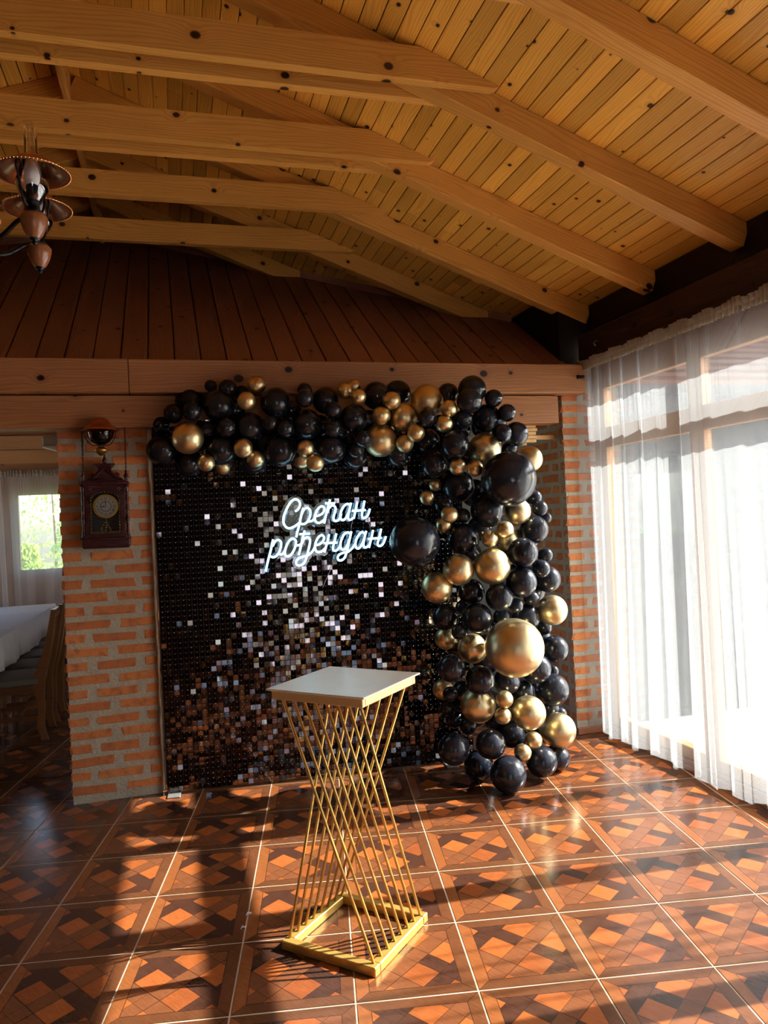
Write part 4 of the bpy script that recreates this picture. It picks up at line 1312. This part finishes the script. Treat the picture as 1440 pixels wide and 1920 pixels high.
# ================================================================== CHANDELIER
H0 = V((-0.688, 2.873, 0))
chd = thing('chandelier', 'wrought iron chandelier of copper shaded oil lamps with turned wooden drops', 'chandelier', (H0.x, H0.y, 2.6))
zt_ = 2.575                                    # tips of the drops
def lamp(P, hubdir, idx):
    A = Matrix.Translation((P.x, P.y, zt_))
    d = hubdir
    MB(A).lathe([(0.001, 0), (0.008, 0.004), (0.010, 0.010), (0.007, 0.014), (0.017, 0.018), (0.018, 0.024)], 14).build('drop_tip', M['iron'], chd, True)
    MB(A).lathe([(0.016, 0.022), (0.026, 0.034), (0.036, 0.054), (0.043, 0.078), (0.044, 0.094), (0.038, 0.106), (0.024, 0.112)], 24).build('wooden_drop', M['dropwood'], chd, True)
    MB(A).lathe([(0.022, 0.108), (0.030, 0.114), (0.022, 0.122), (0.020, 0.140), (0.026, 0.146), (0.020, 0.154), (0.021, 0.200), (0.016, 0.206)], 18).build('socket', M['iron'], chd, True)
    MB(A).lathe([(0.015, 0.204), (0.024, 0.222), (0.026, 0.240), (0.021, 0.262), (0.010, 0.284), (0.001, 0.294)], 18).build('candle_bulb', M['bulb'], chd, True)
    MB(A).lathe([(0.024, 0.150), (0.034, 0.162), (0.050, 0.190), (0.054, 0.214), (0.048, 0.244), (0.034, 0.280), (0.025, 0.305), (0.0225, 0.33), (0.0225, 0.416)], 28).build('glass_chimney', M['glass_lamp'], chd, True)
    prof = [(0.036, 0.288), (0.048, 0.286), (0.064, 0.277), (0.088, 0.256), (0.108, 0.245), (0.121, 0.243), (0.123, 0.246), (0.110, 0.250), (0.088, 0.262), (0.064, 0.284), (0.048, 0.293), (0.036, 0.295)]
    MB(A).lathe(prof, 40).build('copper_shade', M['copper'], chd, True)
    rim = MB(A)
    for k in range(64):
        a = 2 * math.pi * k / 64
        rim.lathe([(0.0001, -0.003), (0.003, 0), (0.0001, 0.003)], 5, (0.122 * math.cos(a), 0.122 * math.sin(a), 0.2445))
    rim.build('beaded_rim', M['copper'], chd)
    # two iron scrolls carry the shade
    for s in (-1, 1):
        t_ = V((-d.y, d.x, 0)) * s
        def q(r, z):
            return (t_.x * r, t_.y * r, z)
        pts = [q(0.018, 0.13), q(0.040, 0.126), q(0.060, 0.15), q(0.072, 0.20), q(0.086, 0.235), q(0.080, 0.258), q(0.062, 0.262), q(0.055, 0.247), q(0.064, 0.24)]
        MB(A).tube(smooth_pts(pts, 6), 0.0042, 6).build('scroll', M['iron'], chd, True)
    hub = V((H0.x - P.x, H0.y - P.y, 0))
    pts = [(0, 0, 0.118), tuple(hub * 0.2 + V((0, 0, 0.090))), tuple(hub * 0.45 + V((0, 0, 0.04))), tuple(hub * 0.75 + V((0, 0, 0.05))), tuple(hub * 0.95 + V((0, 0, 0.11)))]
    MB(A).tube(smooth_pts(pts, 6), 0.008, 8).build('arm', M['iron'], chd, True)
P1 = V((-0.412, 2.75, 0))
rv = P1 - H0
for k in range(6):
    a = math.radians(60 * k)
    v = V((rv.x * math.cos(a) - rv.y * math.sin(a), rv.x * math.sin(a) + rv.y * math.cos(a), 0))
    lamp(H0 + v, v.normalized(), k)
A = Matrix.Translation((H0.x, H0.y, zt_))
MB(A).lathe([(0.001, -0.02), (0.03, 0.0), (0.05, 0.05), (0.055, 0.10), (0.04, 0.16), (0.025, 0.2), (0.03, 0.3), (0.02, 0.42), (0.012, 0.46)], 24).build('hub', M['dropwood'], chd, True)
MB(A).tube([(0, 0, 0.45), (0, 0, zraf(H0.x) - zt_ - 0.02)], 0.007, 8).build('hanging_rod', M['iron'], chd, True)

# ================================================================== SIDE DINING ROOM
TB = thing('dining_table', 'long dining table under white cloths in the side room', 'table', (-1.85, 7.2, 0))
MB().bbox((-2.35, 5.1, 0.745), (-1.34, 9.2, 0.785), 0.004).build('table_top', M['chairwood'], TB)
for xx in (-2.28, -1.47):
    for yy in (5.25, 6.6, 7.95, 9.05):
        MB().bbox((xx, yy, 0), (xx + 0.06, yy + 0.06, 0.745), 0.004).build('leg', M['chairwood'], TB)
def cloth(name, label, y0, y1, z, drop, seed):
    rr = random.Random(seed)
    ph = [rr.uniform(0, 6.28) for _ in range(3)]
    xs_ = [-2.36 - 0.02, -2.36, -1.32, -1.31]
    n = 40
    vs_, fs_ = [], []
    for i in range(n + 1):
        y = y0 + (y1 - y0) * i / n
        w = 0.010 * math.sin(y * 13 + ph[0]) + 0.006 * math.sin(y * 29 + ph[1])
        dp = drop + 0.01 * math.sin(y * 5 + ph[2])
        ring_ = [(-2.375 - w, y, z - dp), (-2.37 - w * .4, y, z - dp * .5), (-2.36, y, z - 0.012), (-2.345, y, z), (-1.345, y, z), (-1.332, y, z - 0.012), (-1.322 + w * .4, y, z - dp * .5), (-1.318 + w, y, z - dp)]
        vs_ += ring_
    m = 8
    for i in range(n):
        for j in range(m - 1):
            a = i * m + j
            fs_.append((a, a + 1, a + m + 1, a + m))
    o = MB().add(vs_, fs_).build(name, M['linen'], None, True)
    sm = o.modifiers.new('solid', 'SOLIDIFY')
    sm.thickness = 0.002
    tag(o, label, 'tablecloth', 'white tablecloths')
cloth('tablecloth', 'nearest white tablecloth overlapping the left picture edge', 5.05, 7.12, 0.797, 0.25, 1)
cloth('tablecloth', 'middle white tablecloth on the long dining table', 7.05, 8.42, 0.792, 0.26, 2)
cloth('tablecloth', 'farthest white tablecloth at the far end of the table', 8.36, 9.25, 0.788, 0.25, 3)
def make_chair():
    c = thing('dining_chair', 'nearest brown wooden dining chair with padded seat beside the brick pier', 'chair', (-1.03, 6.51, 0), 'dining chairs along the long table')
    cl = [(0.0, 0.0, .055), (-0.012, .05, .05), (-0.026, .11, .058), (-0.022, .17, .052), (-0.014, .25, .05), (-0.022, .34, .062), (-0.030, .42, .085), (-0.016, .50, .085), (0.012, .58, .07), (0.040, .68, .056), (0.062, .78, .048), (0.080, .88, .042), (0.094, .96, .038), (0.100, 1.0, .034)]
    for s in (-1, 1):
        mb = MB()
        ps = smooth_pts([V((a, 0, b)) for a, b, _ in cl], 3)
        ws = smooth_pts([V((w, 0, 0)) for _, _, w in cl], 3)
        lf = [(p.x - w.x / 2, p.z) for p, w in zip(ps, ws)]
        rt = [(p.x + w.x / 2, p.z) for p, w in zip(ps, ws)]
        n = len(lf)
        vs_, fs_ = [], []
        y0, y1 = s * 0.19 - 0.014, s * 0.19 + 0.014
        for (a, b) in zip(lf, rt):
            vs_ += [(a[0], y0, a[1]), (b[0], y0, b[1]), (b[0], y1, b[1]), (a[0], y1, a[1])]
        for i in range(n - 1):
            for j in range(4):
                q = i * 4
                fs_.append((q + j, q + (j + 1) % 4, q + 4 + (j + 1) % 4, q + 4 + j))
        fs_ += [(3, 2, 1, 0), tuple((n - 1) * 4 + j for j in range(4))]
        mb.add(vs_, fs_)
        link('leg', mb.mesh('leg', M['chairwood']), c, keep=False)
        link('leg', MB().bbox((-0.42, s * 0.18 - 0.02, 0), (-0.38, s * 0.18 + 0.02, 0.40), 0.004).mesh('leg', M['chairwood']), c, keep=False)
        link('side_stretcher', MB().bbox((-0.38, s * 0.185 - 0.01, 0.16), (-0.03, s * 0.185 + 0.01, 0.195), 0.003).mesh('side_stretcher', M['chairwood']), c, keep=False)
        link('seat_rail', MB().bbox((-0.42, s * 0.185 - 0.012, 0.365), (-0.02, s * 0.185 + 0.012, 0.425), 0.003).mesh('seat_rail', M['chairwood']), c, keep=False)
    link('cross_stretcher', MB().bbox((-0.215, -0.18, 0.165), (-0.185, 0.18, 0.19), 0.003).mesh('cross_stretcher', M['chairwood']), c, keep=False)
    link('top_rail', MB().bbox((0.074, -0.178, 0.925), (0.096, 0.178, 0.992), 0.006).mesh('top_rail', M['chairwood']), c, keep=False)
    for y in (-0.08, 0.0, 0.08):
        mb = MB().tube([(-0.004, y, 0.49), (0.03, y, 0.66), (0.085, y, 0.935)], 0.011, 6)
        link('back_slat', mb.mesh('back_slat', M['chairwood'], True), c, keep=False)
    cs_ = MB()
    n = 12
    vs_, fs_ = [], []
    for i in range(n + 1):
        for j in range(n + 1):
            a, b = i / n * 2 - 1, j / n * 2 - 1
            h = 0.485 + 0.022 * (1 - a ** 4) * (1 - b ** 4)
            vs_.append((-0.225 + a * 0.205, b * 0.205, h))
    k = (n + 1) ** 2
    for i in range(n):
        for j in range(n):
            q = i * (n + 1) + j
            fs_.append((q, q + n + 1, q + n + 2, q + 1))
    cs_.add(vs_, fs_).bbox((-0.43, -0.205, 0.425), (-0.02, 0.205, 0.486), 0.012)
    link('cushion', cs_.mesh('cushion', M['cushion'], False), c, keep=False, label='taupe upholstered seat')
    return c
ch0 = make_chair()
index_children()
for k, lab in enumerate(['second brown dining chair from the camera in the row by the table', 'third brown dining chair from the camera in the row by the table', 'fourth brown dining chair from the camera in the row by the table', 'farthest brown dining chair at the end of the row by the table']):
    c = copy_tree(ch0)
    c.location = (-1.02 + R_.uniform(-.015, .015), 6.51 + 0.545 * (k + 1), 0)
    c['label'] = lab

# small scraps on the floor
for (x, y, lab) in ((467, 1716, 'curled clear plastic scrap on the tiles left of the pedestal'), (457, 1742, 'tiny clear plastic scrap nearer the camera on the tiles')):
    p = at_plane(x, y, V((0, 0, 0.002)), V((0, 0, 1)))
    mb = MB(Matrix.Translation(p))
    mb.tube([(-0.012, 0, 0.002), (-0.003, 0.012, 0.005), (0.006, 0.004, 0.003), (0.010, 0.018, 0.002)], [0.002, 0.004, 0.003, 0.001], 6)
    tag(mb.build('plastic_scrap', M['cord'], None, True), lab, 'scrap')
